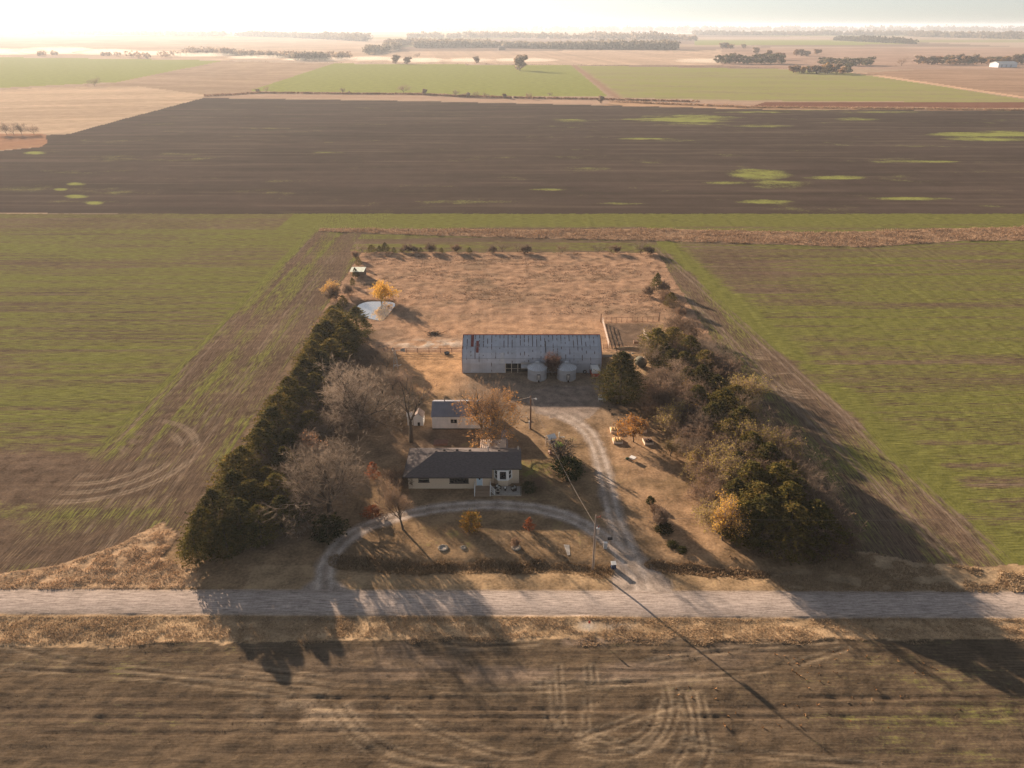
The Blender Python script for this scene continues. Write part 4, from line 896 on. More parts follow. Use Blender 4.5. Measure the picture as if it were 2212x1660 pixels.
b_.blob((29.5,160.7,.1),(4.6,.5,.45),3,24,6,.2); tag(b_.build('earth_bank', plain('earth bank', (.34,.25,.16), .95, var=.3, bump=.1), smooth=True), 'low grassy bank in front of the corral fence', 'bank')
t = empty('water_trough', (-15.4,157.6,0), 0, 'black water trough beside the pipe fence', 'trough')
MB().lathe([(.55,0),(.68,.5),(.62,.5),(.5,.1),(0,.1)], n=18).build('tub', M['black'], t); MB().lathe([(0,.4),(.6,.4)], n=18).build('water_surface', M['glass'], t)
# windmill
t = empty('windmill', (-26.3,149.3,0), 0, 'small steel garden windmill tower with tail vane in the sandy yard', 'windmill')
tw = MB()
for a in (-1, 1):
    for b_ in (-1, 1): tw.bar((a*.55,b_*.55,0),(a*.1,b_*.1,4.4),.07)
for z_ in (.9,1.8,2.7,3.5):
    k = .55-.45*z_/4.4
    for p, q in (((-k,-k),(k,-k)),((k,-k),(k,k)),((k,k),(-k,k)),((-k,k),(-k,-k))): tw.bar((*p,z_),(*q,z_),.05)
    tw.bar((-k,-k,z_),(k*.8,-k*.8,z_+.8),.035)
tw.build('tower', M['steel'], t)
wh = MB()
for k in range(14):
    a = 2*math.pi*k/14; ca, sa = math.cos(a), math.sin(a)
    wh.raw([(ca*.2-sa*.03,-.35,4.6+sa*.2+ca*.03),(ca*.2+sa*.03,-.35,4.6+sa*.2-ca*.03),(ca*.75+sa*.13,-.30,4.6+sa*.75-ca*.13),(ca*.75-sa*.13,-.40,4.6+sa*.75+ca*.13)], [(0,1,2,3)])
wh.build('wheel', M['steel'], t).rotation_euler.z = -1.2
MB().bar((0,0,4.6),(1.9,.2,4.6),.06).raw([(1.3,.15,4.35),(2.3,.22,4.1),(2.3,.22,5.1),(1.3,.15,4.85)],[(0,1,2,3)]).build('tail_vane', M['steel'], t)
for s_ in (-1,1):
    tag(MB().bar((-26.7+s_*.45,150.6,.06),(-25.9+s_*.5,151.5,.1),.12,.06).build('plank', M['white']), 'pale plank lying %s by the windmill foot' % ('on the left' if s_ < 0 else 'on the right'), 'plank')
# loafing shelter
t = empty('shelter', (-47.6,216.8,0), 0, 'open animal shelter with pale green white roof at the back left of the pasture', 'shelter')
P = [(-2.2,1.9,2.5),(2.3,1.9,2.5),(2.1,-1.7,2.1),(-2.2,-1.7,2.1)]
MB().raw(P+[(x_,y_,z_-.08) for x_,y_,z_ in P], [(0,3,2,1),(4,5,6,7),(0,1,5,4),(1,2,6,5),(2,3,7,6),(3,0,4,7)]).build('roof', rib_mat('pale roof sheet', (.62,.70,.56), pitch=.4, metal=0), t)
for a, b_ in ((-2,1.7),(2.1,1.7),(1.9,-1.5),(-2,-1.5)): MB().bar((a,b_,0),(a,b_,2.05 if b_ < 0 else 2.42),.12).build('post', M['wood'], t)
MB().box(-2.0,2.1,1.72,1.78,0,2.3).build('back_wall', M['wood'], t)
# ------------------------------------------------------------------ utility poles and wires
M['pole'] = plain('grey timber pole', (.26,.21,.18), .9, var=.2, stretch=(3,3,.4)); M['wire'] = plain('wire', (.20,.17,.15), .4, metal=.5)
t = empty('utility_pole', (11.6,82.0,0), 0, 'tall utility pole with grey transformer by the front ditch', 'utility pole')
MB().tube((0,0,-.4),(0,0,9.3),.13,.09,n=10).build('pole', M['pole'], t)
MB().lathe([(0,0),(.26,0),(.26,.75),(.2,.85),(0,.85)], (.42,-.05,6.3), 14).build('transformer', M['steel'], t)
MB().tube((.4,-.05,7.15),(.4,-.05,7.4),.05,n=6).tube((.5,.05,7.15),(.5,.05,7.4),.05,n=6).build('bushing', M['rust'], t)
MB().bar((.1,0,8.9),(.65,0,9.0),.06).tube((.65,0,8.95),(.65,0,9.2),.06,n=8).build('insulator', M['rust'], t)
MB().tube((.2,-.0,0),(.2,0,5.5),.03,n=6).build('conduit', M['steel'], t)
t = empty('utility_pole', (3.55,122.2,0), 0, 'utility pole with yard lamp and meter box behind the house', 'utility pole')
MB().tube((0,0,-.3),(0,0,7.1),.19,.13,n=10).build('pole', plain('brown timber pole', (.17,.105,.075), .9, var=.25, stretch=(3,3,.4)), t)
l_ = MB().bar((.1,-.05,6.4),(.85,-.15,6.65),.05).build('lamp_arm', M['steel'], t); MB().lathe([(.08,.25),(.2,.1),(.22,0),(.12,-.15),(0,-.18)], (1.0,-.15,6.5), 12).build('lamp_head', M['white'], l_)
MB().box(-.32,-.14,-.3,-.05,1.2,1.75).tube((-.22,-.15,0),(-.22,-.15,1.2),.05,n=6).build('meter_box', M['white'], t)
def wire(pts_, name, label, r=.02, sag=.6, cat='wire'):
    a, b_ = Vector(pts_[0]), Vector(pts_[1]); P = []
    for i in range(15):
        u = i/14; q = a.lerp(b_, u); q.z -= sag*4*u*(1-u); P.append(q)
    return tag(MB().path(P, r, 5).build(name, M['wire']), label, cat)
wire(((11.6,82,7.6),(3.6,122.2,6.8)), 'service_wire', 'overhead service wire sagging between the two utility poles', .024, 1.3)
wire(((3.5,122.2,6.9),(-4.4,124.5,4.3)), 'service_wire', 'wire dropping from the yard lamp pole to the white shed', .022, .3)
wire(((3.6,122.2,6.9),(5.2,124.4,.2)), 'guy_wire', 'straight guy wire from the yard lamp pole to the ground', .022, .0)
wire(((11.6,82,9.1),(130,88,8.4)), 'power_line', 'thin power line leaving the front pole to the right', .012, 2.2)
wire(((3.5,122.2,6.4),(-3.0,113.4,2.9)), 'service_wire', 'wire from the yard lamp pole to the patio cover', .02, .3)
# marker post across the road
t = empty('marker_post', (9.9,69.8,0), 0, 'thin marker post with a red top across the road', 'marker post')
MB().tube((0,0,0),(0,0,1.35),.035,n=6).build('post', M['white'], t); MB().box(-.13,.13,-.02,.02,1.35,1.75).build('marker', plain('marker red', (.55,.05,.03), .5), t)
# mailbox, utility box, sign
t = empty('parcel_box', (14.55,81.9,0), .1, 'navy blue box with a white lid beside the driveway mouth', 'box')
MB().box(-.32,.32,-.3,.3,0,.85).build('body', plain('navy plastic', (.03,.045,.09), .5), t); MB().raw([(-.36,-.34,.86),(.36,-.34,.86),(.36,.34,.92),(-.36,.34,.92),(-.36,-.34,.92),(.36,-.34,.92),(.36,.34,1.04),(-.36,.34,1.04)], [(0,3,2,1),(4,5,6,7),(0,1,5,4),(1,2,6,5),(2,3,7,6),(3,0,4,7)]).build('lid', M['white'], t)
t = empty('pedestal_box', (13.9,86.4,0), .0, 'pale grey pedestal box at the edge of the driveway', 'utility box')
MB().box(-.26,.26,-.2,.2,0,.95).build('body', plain('grey enamel', (.42,.43,.44), .5), t); MB().box(-.29,.29,-.23,.23,.951,1.03).build('cap', M['steel'], t)
t = empty('mailbox', (14.7,87.4,0), .1, 'black mailbox on a short post next to the pedestal box', 'mailbox')
MB().bar((0,0,0),(0,0,.85),.09).build('post', M['wood'], t)
mbx = MB(); q = [(-.17,0),(.17,0),(.17,.2)] + [(.17*math.cos(a), .2+.14*math.sin(a)) for a in (.5,1.0,1.57,2.1,2.6)] + [(-.17,.2)]
n_ = len(q); mbx.raw([(-.34,a,.85+b_) for a, b_ in q]+[(.34,a,.85+b_) for a, b_ in q], [tuple(range(n_))[::-1], tuple(range(n_,2*n_))]+[(i,(i+1)%n_,(i+1)%n_+n_,i+n_) for i in range(n_)]); mbx.build('box', M['black'], t)
# ------------------------------------------------------------------ garden beds, chairs, toys
M['straw'] = plain('straw', (.50,.34,.16), .95, var=.4, scale=6, bump=.08); M['bedwood'] = plain('bleached timber', (.66,.52,.40), .8, var=.15)
BEDS = [(19.75,121.3,1.7,1.9,.0,'straw filled garden bed nearest the driveway and farther from the road','straw'),(19.75,117.3,1.75,1.9,0,'straw filled garden bed nearest the driveway and nearer to the road','straw'),
        (25.4,117.0,1.7,1.9,.1,'garden bed with dark pots in it on the windbreak side of the orange tree','mulch'),(25.0,121.4,1.6,1.8,0,'dull grey garden bed in the shade behind the orange tree','straw')]
for (x_, y_, a, b_, rz_, lb, fill) in BEDS:
    t = empty('garden_bed', (x_, y_, 0), rz_, lb, 'garden bed', 'raised garden beds round the orange tree')
    for q in ((-a/2,-a/2+.07,-b_/2,b_/2),(a/2-.07,a/2,-b_/2,b_/2),(-a/2+.071,a/2-.071,-b_/2,-b_/2+.07),(-a/2+.071,a/2-.071,b_/2-.07,b_/2)): MB().box(*q,0,.45).build('board', M['bedwood'], t)
    f_ = MB(); rnd = random.Random(int(x_*10))
    for i in range(3): f_.blob((-a/2+.35+i*(a-.7)/2,0,.36),(.34,b_/2-.12,.30),i+int(y_),10,6,.18)
    f_.build('filling', M[fill], t, smooth=True)
    if fill == 'mulch':
        for i in range(3): tag(MB().lathe([(0,0),(.14,0),(.19,.3),(.16,.3),(0,.27)], (x_-.45+i*.45, y_-.3+(i%2)*.35, .62), 10).build('flower_pot', M['brown']), ['brown pot at the left in the potted garden bed','brown pot in the middle of the potted garden bed','brown pot at the right in the potted garden bed'][i], 'flower pot')
M['straw'].name = 'straw'
def mchair(x_, y_, rz_, lb):
    t = empty('garden_chair', (x_, y_, 0), rz_, lb, 'chair', 'black metal chairs near the big cedar')
    MB().box(-.27,.27,-.27,.27,.4,.45).build('seat', M['black'], t)
    bk = MB(); [bk.bar((-.25+.1*i,.27,.46),(-.25+.1*i,.42,1.0),.035) for i in range(6)]; bk.bar((-.28,.42,1.0),(.28,.42,1.0),.06); bk.build('backrest', M['black'], t)
    for a in (-.25,.25):
        for b_ in (-.25,.25): MB().bar((a,b_,0),(a,b_,.4),.045).build('leg', M['black'], t)
        MB().bar((a*1.15,-.25,.65),(a*1.15,.33,.65),.06).build('armrest', M['black'], t)
mchair(19.7,129.2,.6,'black metal garden chair closer to the big cedar'); mchair(20.1,126.9,2.4,'black metal garden chair closer to the garden beds')
t = empty('white_bench', (18.6,133.6,0), -.12, 'white slatted garden swing bench under the big cedar', 'bench')
s_ = MB(); [s_.box(-.75,.75,-.3+.13*i,-.2+.13*i,.42,.46) for i in range(5)]; s_.build('seat', M['white'], t)
s_ = MB(); [s_.bar((-.7+.2*i,.36,.5),(-.7+.2*i,.5,1.1),.09,.03) for i in range(8)]; s_.bar((-.75,.5,1.1),(.75,.5,1.1),.08); s_.build('backrest', M['white'], t)
for a in (-.72,.72):
    for b_ in (-.25,.33): MB().bar((a,b_,0),(a,b_,.42),.07).build('leg', M['white'], t)
t = empty('white_table', (19.35,133.9,0), -.12, 'white slatted garden table beside the white bench', 'table')
s_ = MB(); [s_.box(-.6,.6,-.6+.2*i,-.43+.2*i,.72,.76) for i in range(6)]; s_.build('tabletop', M['white'], t)
for a in (-.5,.5):
    for b_ in (-.5,.5): MB().bar((a,b_,0),(a,b_,.72),.07).build('leg', M['white'], t)
# swing play set by the ornamental tree
PX, PY = 7.1, 115.5
t = empty('play_tower', (PX, PY, 0), .5, 'childrens play tower with white roof and green slide under the bare spreading tree', 'play tower')
for a in (-.6,.6):
    for b_ in (-.6,.6): MB().bar((a,b_,0),(a,b_,2.0),.12).build('post', M['fencewhite'], t)
MB().box(-.65,.65,-.65,.65,1.05,1.13).build('platform', M['wood'], t)
gabroof(MB(), -.75,.75,-.7,.7,2.0,2.55,.1).build('roof', M['white'], t)
MB().raw([(.7,-.3,1.1),(.7,.3,1.1),(2.4,.3,.15),(2.4,-.3,.15),(.7,-.3,1.04),(.7,.3,1.04),(2.4,.3,.09),(2.4,-.3,.09)], [(0,3,2,1),(4,5,6,7),(0,1,5,4),(1,2,6,5),(2,3,7,6),(3,0,4,7)]).build('slide', plain('lime plastic', (.35,.52,.06), .4), t)
l_ = MB(); [l_.bar((-.3,-.75-.18*(4-i),.2+.22*i),(.3,-.75-.18*(4-i),.2+.22*i),.05) for i in range(5)]; l_.bar((-.3,-1.5,0),(-.3,-.65,1.2),.06); l_.bar((.3,-1.5,0),(.3,-.65,1.2),.06); l_.build('ladder', M['white'], t)
MB().box(-.63,.63,-.68,-.655,1.15,1.6).build('panel', plain('blue panel', (.05,.06,.18), .5), t)
t = empty('toy_car', (7.0,112.9,0), .2, 'small faded brown ride on toy car on the lawn below the play tower', 'toy car')
loft(MB(), [vsec(-.5,.28,.12,.4,c=.06), vsec(0,.32,.12,.62,.26,c=.06), vsec(.45,.32,.12,.55,.28,c=.06)]).build('body', plain('faded brown plastic', (.28,.16,.12), .6), t)
for a in (-.3,.3):
    for b_ in (-.32,.3):
        o = torus(.1,.04,10,5).build('wheel', M['rubber'], t); o.rotation_euler.z = math.pi/2; o.location = (a, b_, .14)
tag(MB().blob((8.6,115.9,.12),(.9,.7,.14),4,12,4,.2).build('play_mat', plain('lime green mat', (.28,.42,.05), .8)), 'lime green play mat between tower and tree', 'mat')
tag(MB().bar((8.9,118.9,0),(8.9,118.9,1.1),.18).bar((9.1,118.5,.25),(9.9,118.5,.25),.15).build('plastic_bollard', M['white']), 'white plastic toy parts standing behind the bare spreading tree', 'toy')
t = empty('wheelbarrow', (21.6,110.9,0), .9, 'small pale garden cart on the sunny grass below the garden beds', 'cart')
loft(MB(), [[(-.35,-.5,.3),(.35,-.5,.3),(.45,-.55,.6),(-.45,-.55,.6)],[(-.35,.4,.3),(.35,.4,.3),(.45,.5,.6),(-.45,.5,.6)]]).build('tray', M['white'], t)
for s_ in (-1,1): MB().bar((s_*.3,-.9,.5),(s_*.3,.3,.25),.05).build('handle', M['wood'], t)
o = torus(.17,.05,14,6).build('wheel', M['rubber'], t); o.rotation_euler.z = math.pi/2; o.location = (0,.55,.2)
tag(MB().blob((20.7,111.2,.15),(.35,.28,.22),2,9,6,.25).build('planter', plain('dark green pot plant', (.03,.06,.03), .8)), 'dark green planter beside the pale garden cart', 'planter')
# stone rings, slab, log and bale
def ring(x_, y_, R_, lb, cnt=14):
    t = empty('stone_ring', (x_, y_, 0), 0, lb, 'stone ring'); b_ = MB()
    for i in range(cnt):
        a = 2*math.pi*i/cnt; b_.blob((R_*math.cos(a),R_*math.sin(a),.08),(.18,.16,.13),i,7,5,.25)
    b_.build('stones', M['stone'], t); MB().lathe([(0,.06),(R_-.15,.05)], n=14).build('ash_bed', M['concrete'], t)
ring(*G(957,1185)[:2], .62, 'larger ring of pale stones on the sunny part of the front lawn')
ring(*G(1001,1184)[:2], .3, 'tiny ring of pale stones right of the larger ring', 8)
ring(*G(1115,1184)[:2], .55, 'ring of pale stones round a bare sapling in the shaded front lawn')
x_, y_, _ = G(1226,1188); tag(MB().raw([(x_-.5,y_+1.2,.03),(x_+.35,y_+1.1,.03),(x_+.3,y_-1.2,.03),(x_-.1,y_-1.3,.03),(x_-.5,y_+1.2,.0),(x_+.35,y_+1.1,.0),(x_+.3,y_-1.2,.0),(x_-.1,y_-1.3,.0)], [(0,3,2,1),(4,5,6,7),(0,1,5,4),(1,2,6,5),(2,3,7,6),(3,0,4,7)]).build('drain_slab', M['concrete']), 'pale concrete drain slab in the front lawn by the ditch', 'slab')
t = empty('round_bale', (29.4,150.9,0), .3, 'dark weathered round bale casting a shadow right of the barn', 'hay bale')
q = MB().tube((0,-.9,1.05),(0,.9,1.05),1.12,n=28).build('bale', plain('weathered bale', (.10,.095,.07), .95, var=.4, scale=4, bump=.06), t, smooth=True)
for yy in (-.55,0,.55): o = torus(1.13,.02,28,5).build('twine', M['cushion'], t); o.location = (0,yy,1.05)
rk = MB(); rnd = random.Random(8)
for i in range(26): rk.blob((rnd.gauss(0,.9),rnd.gauss(0,.7),rnd.uniform(.05,.45)),(rnd.uniform(.2,.45),rnd.uniform(.2,.4),rnd.uniform(.15,.3)),i,7,5,.3)
o = rk.build('rubble_pile', M['stone']); o.location = (26.6,156.2,0); tag(o, 'heap of pale broken concrete between the corral and the big cedar', 'rubble pile')
lg = MB(); rnd = random.Random(9)
for i in range(14): a = rnd.uniform(-.5,.5); lg.tube((rnd.uniform(-1.8,0),rnd.uniform(-.8,.8),rnd.uniform(.1,.7)),(rnd.uniform(.6,2.0),rnd.uniform(-.8,.8),rnd.uniform(.1,.8)),rnd.uniform(.1,.2),n=7)
o = lg.build('log_pile', M['fencewhite']); o.location = (32.3,154.6,0); tag(o, 'jumbled pile of cut logs against the right windbreak', 'log pile')
br = MB(); rnd = random.Random(12)
for i in range(60): a = rnd.uniform(0,6.28); br.tube((rnd.gauss(0,.8),rnd.gauss(0,.5),.05),(rnd.gauss(0,1.2)+math.cos(a),rnd.gauss(0,.6)+math.sin(a)*.5,rnd.uniform(.2,.9)),.05,.02,n=4)
x_, y_, _ = G(939,722); o = br.build('brush_pile', M['bark']); o.location = (x_, y_, 0); tag(o, 'dark heap of burnt brush in the pasture left of the barn', 'brush pile')
x_, y_, _ = G(952,957); tag(MB().box(x_-1.3,x_+1.3,y_-1,y_+1,0,.12).box(x_-1.1,x_+1.1,y_-.8,y_+.8,.12,.2).build('wooden_platform', plain('brown deck', (.22,.12,.09), .9, var=.25)), 'low brown wooden platform behind the house roof', 'platform')
x_, y_, _ = G(1131,905); t = empty('bench_seat', (x_,y_,0), 0, 'weathered bench at the right foot of the orange leaved tree', 'bench')
MB().box(-.9,.9,-.2,.2,.42,.47).build('seat', M['wood'], t); [MB().box(a-.05,a+.05,-.18,.18,0,.415).build('leg', M['wood'], t) for a in (-.75,.75)]
x_, y_, _ = G(1018,945)
tag(MB().path([(-2.3,113.6,.02),(-2.1,116,.02),(-2.2,119.5,.02),(-2.6,121.5,.02)], .02, 4).build('hose', M['black']), 'thin hose lying from the patio cover towards the shed', 'hose')
tag(prism(MB(), [(-1.9,113.8),(-.7,113.8),(-.9,121.6),(-2.1,121.6)], .0, .05).build('garden_path', plain('grey path', (.27,.24,.24), .9, var=.15)), None, None, None, 'structure')
# white farm buildings far away
def far_bldg(px, py, L_, D_, H_, HR, name, label, wallc, roofc, rz_=0, cat='building'):
    x_, y_, _ = G(px, py); t = empty(name, (x_, y_, 0), rz_, label, cat)
    gable(MB(), -L_/2, L_/2, 0, D_, H_, HR).build('wall', plain('far wall', wallc, .7), t); gabroof(MB(), -L_/2, L_/2, 0, D_, H_+.05, HR+.05, .5, th=.25).build('roof', plain('far roof', roofc, .6), t)
    for k in range(3): MB().box(-L_/2+L_*(k+.7)/4-1.4, -L_/2+L_*(k+.7)/4+1.4, -.3, -.05, 0, H_*.7).build('door', plain('far door', (.35,.38,.42), .6), t)
    return t
far_bldg(2176,146,42,20,6.5,9.5,'machine_shed','large white machine shed at the right end of the far tree line',(.62,.66,.72),(.80,.78,.75), .25)
far_bldg(1774,157.5,9,8,4.5,7,'farmhouse','tiny white farmhouse inside the far grove of autumn trees',(.75,.75,.75),(.55,.54,.55))
far_bldg(1683,123.6,16,8,3.5,5,'farm_shed','low pale shed behind the dark far grove',(.70,.68,.64),(.6,.58,.56))
far_bldg(1556,127.5,8,7,4,5.5,'farm_shed','small white shed at the left end of the dark far grove',(.80,.78,.72),(.7,.68,.64))
M['fartank'] = plain('dark tank', (.16,.14,.12), .8)
for i, px in enumerate((1080,1083.5,1088)):
    x_, y_, _ = G(px, 108.8); tag(MB().lathe([(5,0),(5,9),(3,11),(0,11.5)], (x_,y_,0), 12).build('tank', M['fartank']), ['leftmost dark tank in the wide tan field','middle dark tank in the wide tan field','rightmost dark tank in the wide tan field'][i], 'tank', 'dark tanks in the wide tan field')
# ------------------------------------------------------------------ trees
ORD = ['first','second','third','fourth','fifth','sixth','seventh','eighth','ninth','tenth','eleventh','twelfth','thirteenth','fourteenth','fifteenth','sixteenth','seventeenth','eighteenth','nineteenth','twentieth','twenty first','twenty second','twenty third','twenty fourth','twenty fifth','twenty sixth','twenty seventh','twenty eighth','twenty ninth','thirtieth','thirty first','thirty second','thirty third','thirty fourth','thirty fifth','thirty sixth','thirty seventh','thirty eighth','thirty ninth','fortieth','forty first','forty second','forty third','forty fourth','forty fifth','forty sixth','forty seventh','forty eighth','forty ninth','fiftieth']
def quads(cen, size, cols, r, flat=0.0, aspect=1.0):
    """leaf sprays: one small quad at every centre, random facing"""
    n = len(cen); a = r.normal(size=(n, 3)); a[:, 2] *= (1-flat); a /= np.linalg.norm(a, axis=1)[:, None]+1e-9
    b_ = r.normal(size=(n, 3)); b_ -= a*(a*b_).sum(1)[:, None]; b_ /= np.linalg.norm(b_, axis=1)[:, None]+1e-9
    s_ = (size*r.uniform(.6, 1.3, n))[:, None]
    V = np.stack([cen-a*s_*.5, cen+b_*s_*.5*aspect, cen+a*s_*.5, cen-b_*s_*.5*aspect], 1).reshape(-1, 3)
    return V, np.arange(4*n).reshape(-1, 4), np.repeat(cols*r.uniform(.72, 1.28, (n, 1)), 4, 0)

def merge(parts):
    V = []; F = []; Cc = []; b_ = 0
    for v, f, c in parts:
        V.append(v); F.append(f+b_); Cc.append(c); b_ += len(v)
    return np.concatenate(V), np.concatenate(F), np.concatenate(Cc)

def np_tubes(segs, n=4):
    """segs (m, 8): x0 y0 z0 r0 x1 y1 z1 r1 -> open tapered tubes"""
    s_ = np.array(segs, float); a = s_[:, :3]; b_ = s_[:, 4:7]; d = b_-a; d /= np.linalg.norm(d, axis=1)[:, None]+1e-9
    up = np.where(np.abs(d[:, 2:3]) < .95, np.array([[0, 0, 1.]]), np.array([[0, 1., 0]])); x = np.cross(d, up); x /= np.linalg.norm(x, axis=1)[:, None]; y = np.cross(x, d)
    rings = []
    for p, r_ in ((a, s_[:, 3]), (b_, s_[:, 7])):
        for k in range(n):
            t = 2*math.pi*k/n; rings.append(p + (x*math.cos(t)+y*math.sin(t))*r_[:, None])
    V = np.stack(rings, 1).reshape(-1, 3); base = np.arange(len(s_))[:, None]*2*n
    F = np.concatenate([np.concatenate([base+k, base+(k+1) % n, base+(k+1) % n+n, base+k+n], 1) for k in range(n)], 0)
    return V, F

def make_cedar(name, seed, h=10., r0=3.6, cols=((.060,.066,.022),(.105,.090,.035)), blunt=.75, nb=300, per=15, size=.34, zmin=.05, trunk=.2):
    r = np.random.RandomState(seed); cen = []; cc = []
    lobes = [(r.uniform(0, 2*math.pi), r.uniform(.15, .8), r.uniform(.10, .28)) for _ in range(9)]
    for i in range(nb):
        t = zmin + (1-zmin)*r.uniform(0, 1)**1.15; az = r.uniform(0, 2*math.pi)
        prof = (1-t)**blunt*min(1, (t+.16)/.30)
        lob = 1 + sum(a*math.exp(-((math.cos(az-z0)-1)**2)*4-((t-tt)/.14)**2) for z0, tt, a in lobes) - .12
        R_ = r0*prof*lob*r.uniform(.72, 1.10) + .12
        rise = r.uniform(.10, .45)*R_
        u = r.uniform(.30, 1.0, per)**.7
        p = np.stack([np.cos(az)*R_*u, np.sin(az)*R_*u, t*h*.93 - .1*R_ + rise*u + .04*h], 1) + r.normal(0, .14*size/.34, (per, 3))*(1.3-u)[:, None]*1.6
        cen.append(p); m = r.uniform(0, 1)**1.5; c = np.array(cols[0])*(1-m)+np.array(cols[1])*m
        cc.append(np.repeat(c[None]*r.uniform(.75, 1.2), per, 0))
    tip = np.stack([r.normal(0, .08, 30), r.normal(0, .08, 30), h*r.uniform(.90, 1.0, 30)], 1); cen.append(tip); cc.append(np.repeat(np.array(cols[0])[None], 30, 0))
    V, F, c = quads(np.concatenate(cen), size, np.concatenate(cc), r, 0, .75)
    tm = MB().tube((0,0,-.2), (0,0,h*.85), trunk, .04, 7)
    return build_tree(name, tm.v, tm.f, V, F, c)

def build_tree(name, tv, tf, V, F, c, crown='crown', cmat=None, tmat=None):
    root = empty(name, (0, 0, 0))
    if isinstance(tf, np.ndarray):
        mesh_np('trunk', tv, tf, tmat or M['bark'], root)
    else:
        mb = MB().raw(tv, tf); mb.build('trunk', tmat or M['bark'], root)
    mesh_np(crown, V, F, cmat or M['leaf'], root, cols=c)
    return root

def make_bare(name, seed, h=10., spread=.55, trunk_h=.16, nl=6, tw=.30, leaf=None, droop=0.0, r_base=.22, twcol=(.30,.225,.175), levels=4, dens=1.0, thick=.020, flat=0.0, stems=1):
    """branching tree: trunk and limbs as tubes, fine twigs as slivers, optional leaves (colours, count, size, height range)"""
    r = np.random.RandomState(seed); big = []; small = []; ends = []
    def grow(p, d, L, rad, lv):
        ns = 3 if lv < 3 else 2; q = p
        for s_ in range(ns):
            d = d + r.normal(0, (.05, .13, .2, .26, .3)[min(lv, 4)], 3) + np.array([0, 0, .05 - droop*lv*.05]); d[2] *= (1-flat*.12) if lv else 1; d /= np.linalg.norm(d)
            q2 = q + d*L/ns; ra = rad*(1-.28*s_/ns*1.2); rb_ = rad*(1-.28*(s_+1)/ns*1.2)
            (big if lv < 4 and ra > .022 else small).append((*q, ra, *q2, rb_))
            if lv < levels and (lv > 0 or s_ == ns-1):
                nk = {0: nl, 1: 2, 2: 2, 3: 3}.get(lv, 2)
                nk = nk if lv == 0 else max(1, int(round(nk*dens + r.uniform(-.3, .5))))
                for k in range(nk):
                    ax = r.normal(size=3); ax -= d*(ax@d); ax /= np.linalg.norm(ax)
                    sp = spread*(r.uniform(.75, 1.25) if lv else r.uniform(.55, 1.35))
                    if lv == 0:
                        a_ = 2*math.pi*(k + r.uniform(-.25, .25))/nk; ax = np.array([math.cos(a_), math.sin(a_), 0.])
                    nd = d*math.cos(sp) + ax*math.sin(sp)
                    grow(q2, nd, L*({0: 1.9, 1: .62, 2: .62, 3: .62}.get(lv, .6))*r.uniform(.75, 1.15) if lv else h*(1-trunk_h)*.50*r.uniform(.85, 1.15), rb_*({0: .55}.get(lv, .55)), lv+1)
            q = q2
        if lv >= 3: ends.append((q, d))
    for s_ in range(stems):
        o_ = np.array([r.normal(0, .15), r.normal(0, .15), -.1])*(stems > 1) + np.array([0, 0, -.1])
        grow(o_, np.array([r.normal(0, .05 + .3*(stems > 1)), r.normal(0, .05 + .3*(stems > 1)), 1.0]), h*trunk_h, r_base, 0)
    tv, tf = np_tubes(big, 5)
    parts = []
    sm = np.array(small); d = sm[:, 4:7]-sm[:, :3]; L = np.linalg.norm(d, axis=1)[:, None]; d /= L
    x = np.cross(d, r.normal(size=d.shape)); x /= np.linalg.norm(x, axis=1)[:, None]; w = np.maximum(sm[:, 3:4]*1.6, thick)
    V = np.stack([sm[:, :3]-x*w/2, sm[:, :3]+x*w/2, sm[:, 4:7]+x*w*.3, sm[:, 4:7]-x*w*.3], 1).reshape(-1, 3)
    parts.append((V, np.arange(len(V)).reshape(-1, 4), np.repeat(np.array(twcol)[None]*.85, len(V), 0)))
    E_ = np.array([e[0] for e in ends]); D_ = np.array([e[1] for e in ends])
    ntw = max(2, int(5*tw/.3)); e = np.repeat(E_, ntw, 0); dd = np.repeat(D_, ntw, 0) + r.normal(0, .48, (len(e), 3)) + np.array([0, 0, .12-droop]); dd /= np.linalg.norm(dd, axis=1)[:, None]
    st = e - np.repeat(D_, ntw, 0)*r.uniform(0, .45, (len(e), 1)); ln = r.uniform(.4, 1.0, (len(e), 1))*h*.075
    x = np.cross(dd, r.normal(size=dd.shape)); x /= np.linalg.norm(x, axis=1)[:, None]
    V = np.stack([st-x*thick*.5, st+x*thick*.5, st+dd*ln+x*thick*.18, st+dd*ln-x*thick*.18], 1).reshape(-1, 3)
    c = np.repeat(np.array(twcol)[None]*r.uniform(.8, 1.2, (len(e), 1)), 4, 0); parts.append((V, np.arange(len(V)).reshape(-1, 4), c))
    if leaf:
        lc, cnt, sz, lo, hi = leaf; P_ = st + dd*ln*r.uniform(.1, 1, ln.shape)
        zt = P_[:, 2]/h; P_ = P_[(zt > lo)&(zt < hi)]
        if len(P_):
            idx = r.randint(0, len(P_), cnt); m = r.uniform(0, 1, (cnt, 1)); cc = np.array(lc[0])*(1-m)+np.array(lc[1])*m
            parts.append(quads(P_[idx]+r.normal(0, .18, (cnt, 3)), sz, cc, r, 0, .8))
    V, F, c = merge(parts)
    return build_tree(name, tv, tf, V, F, c)

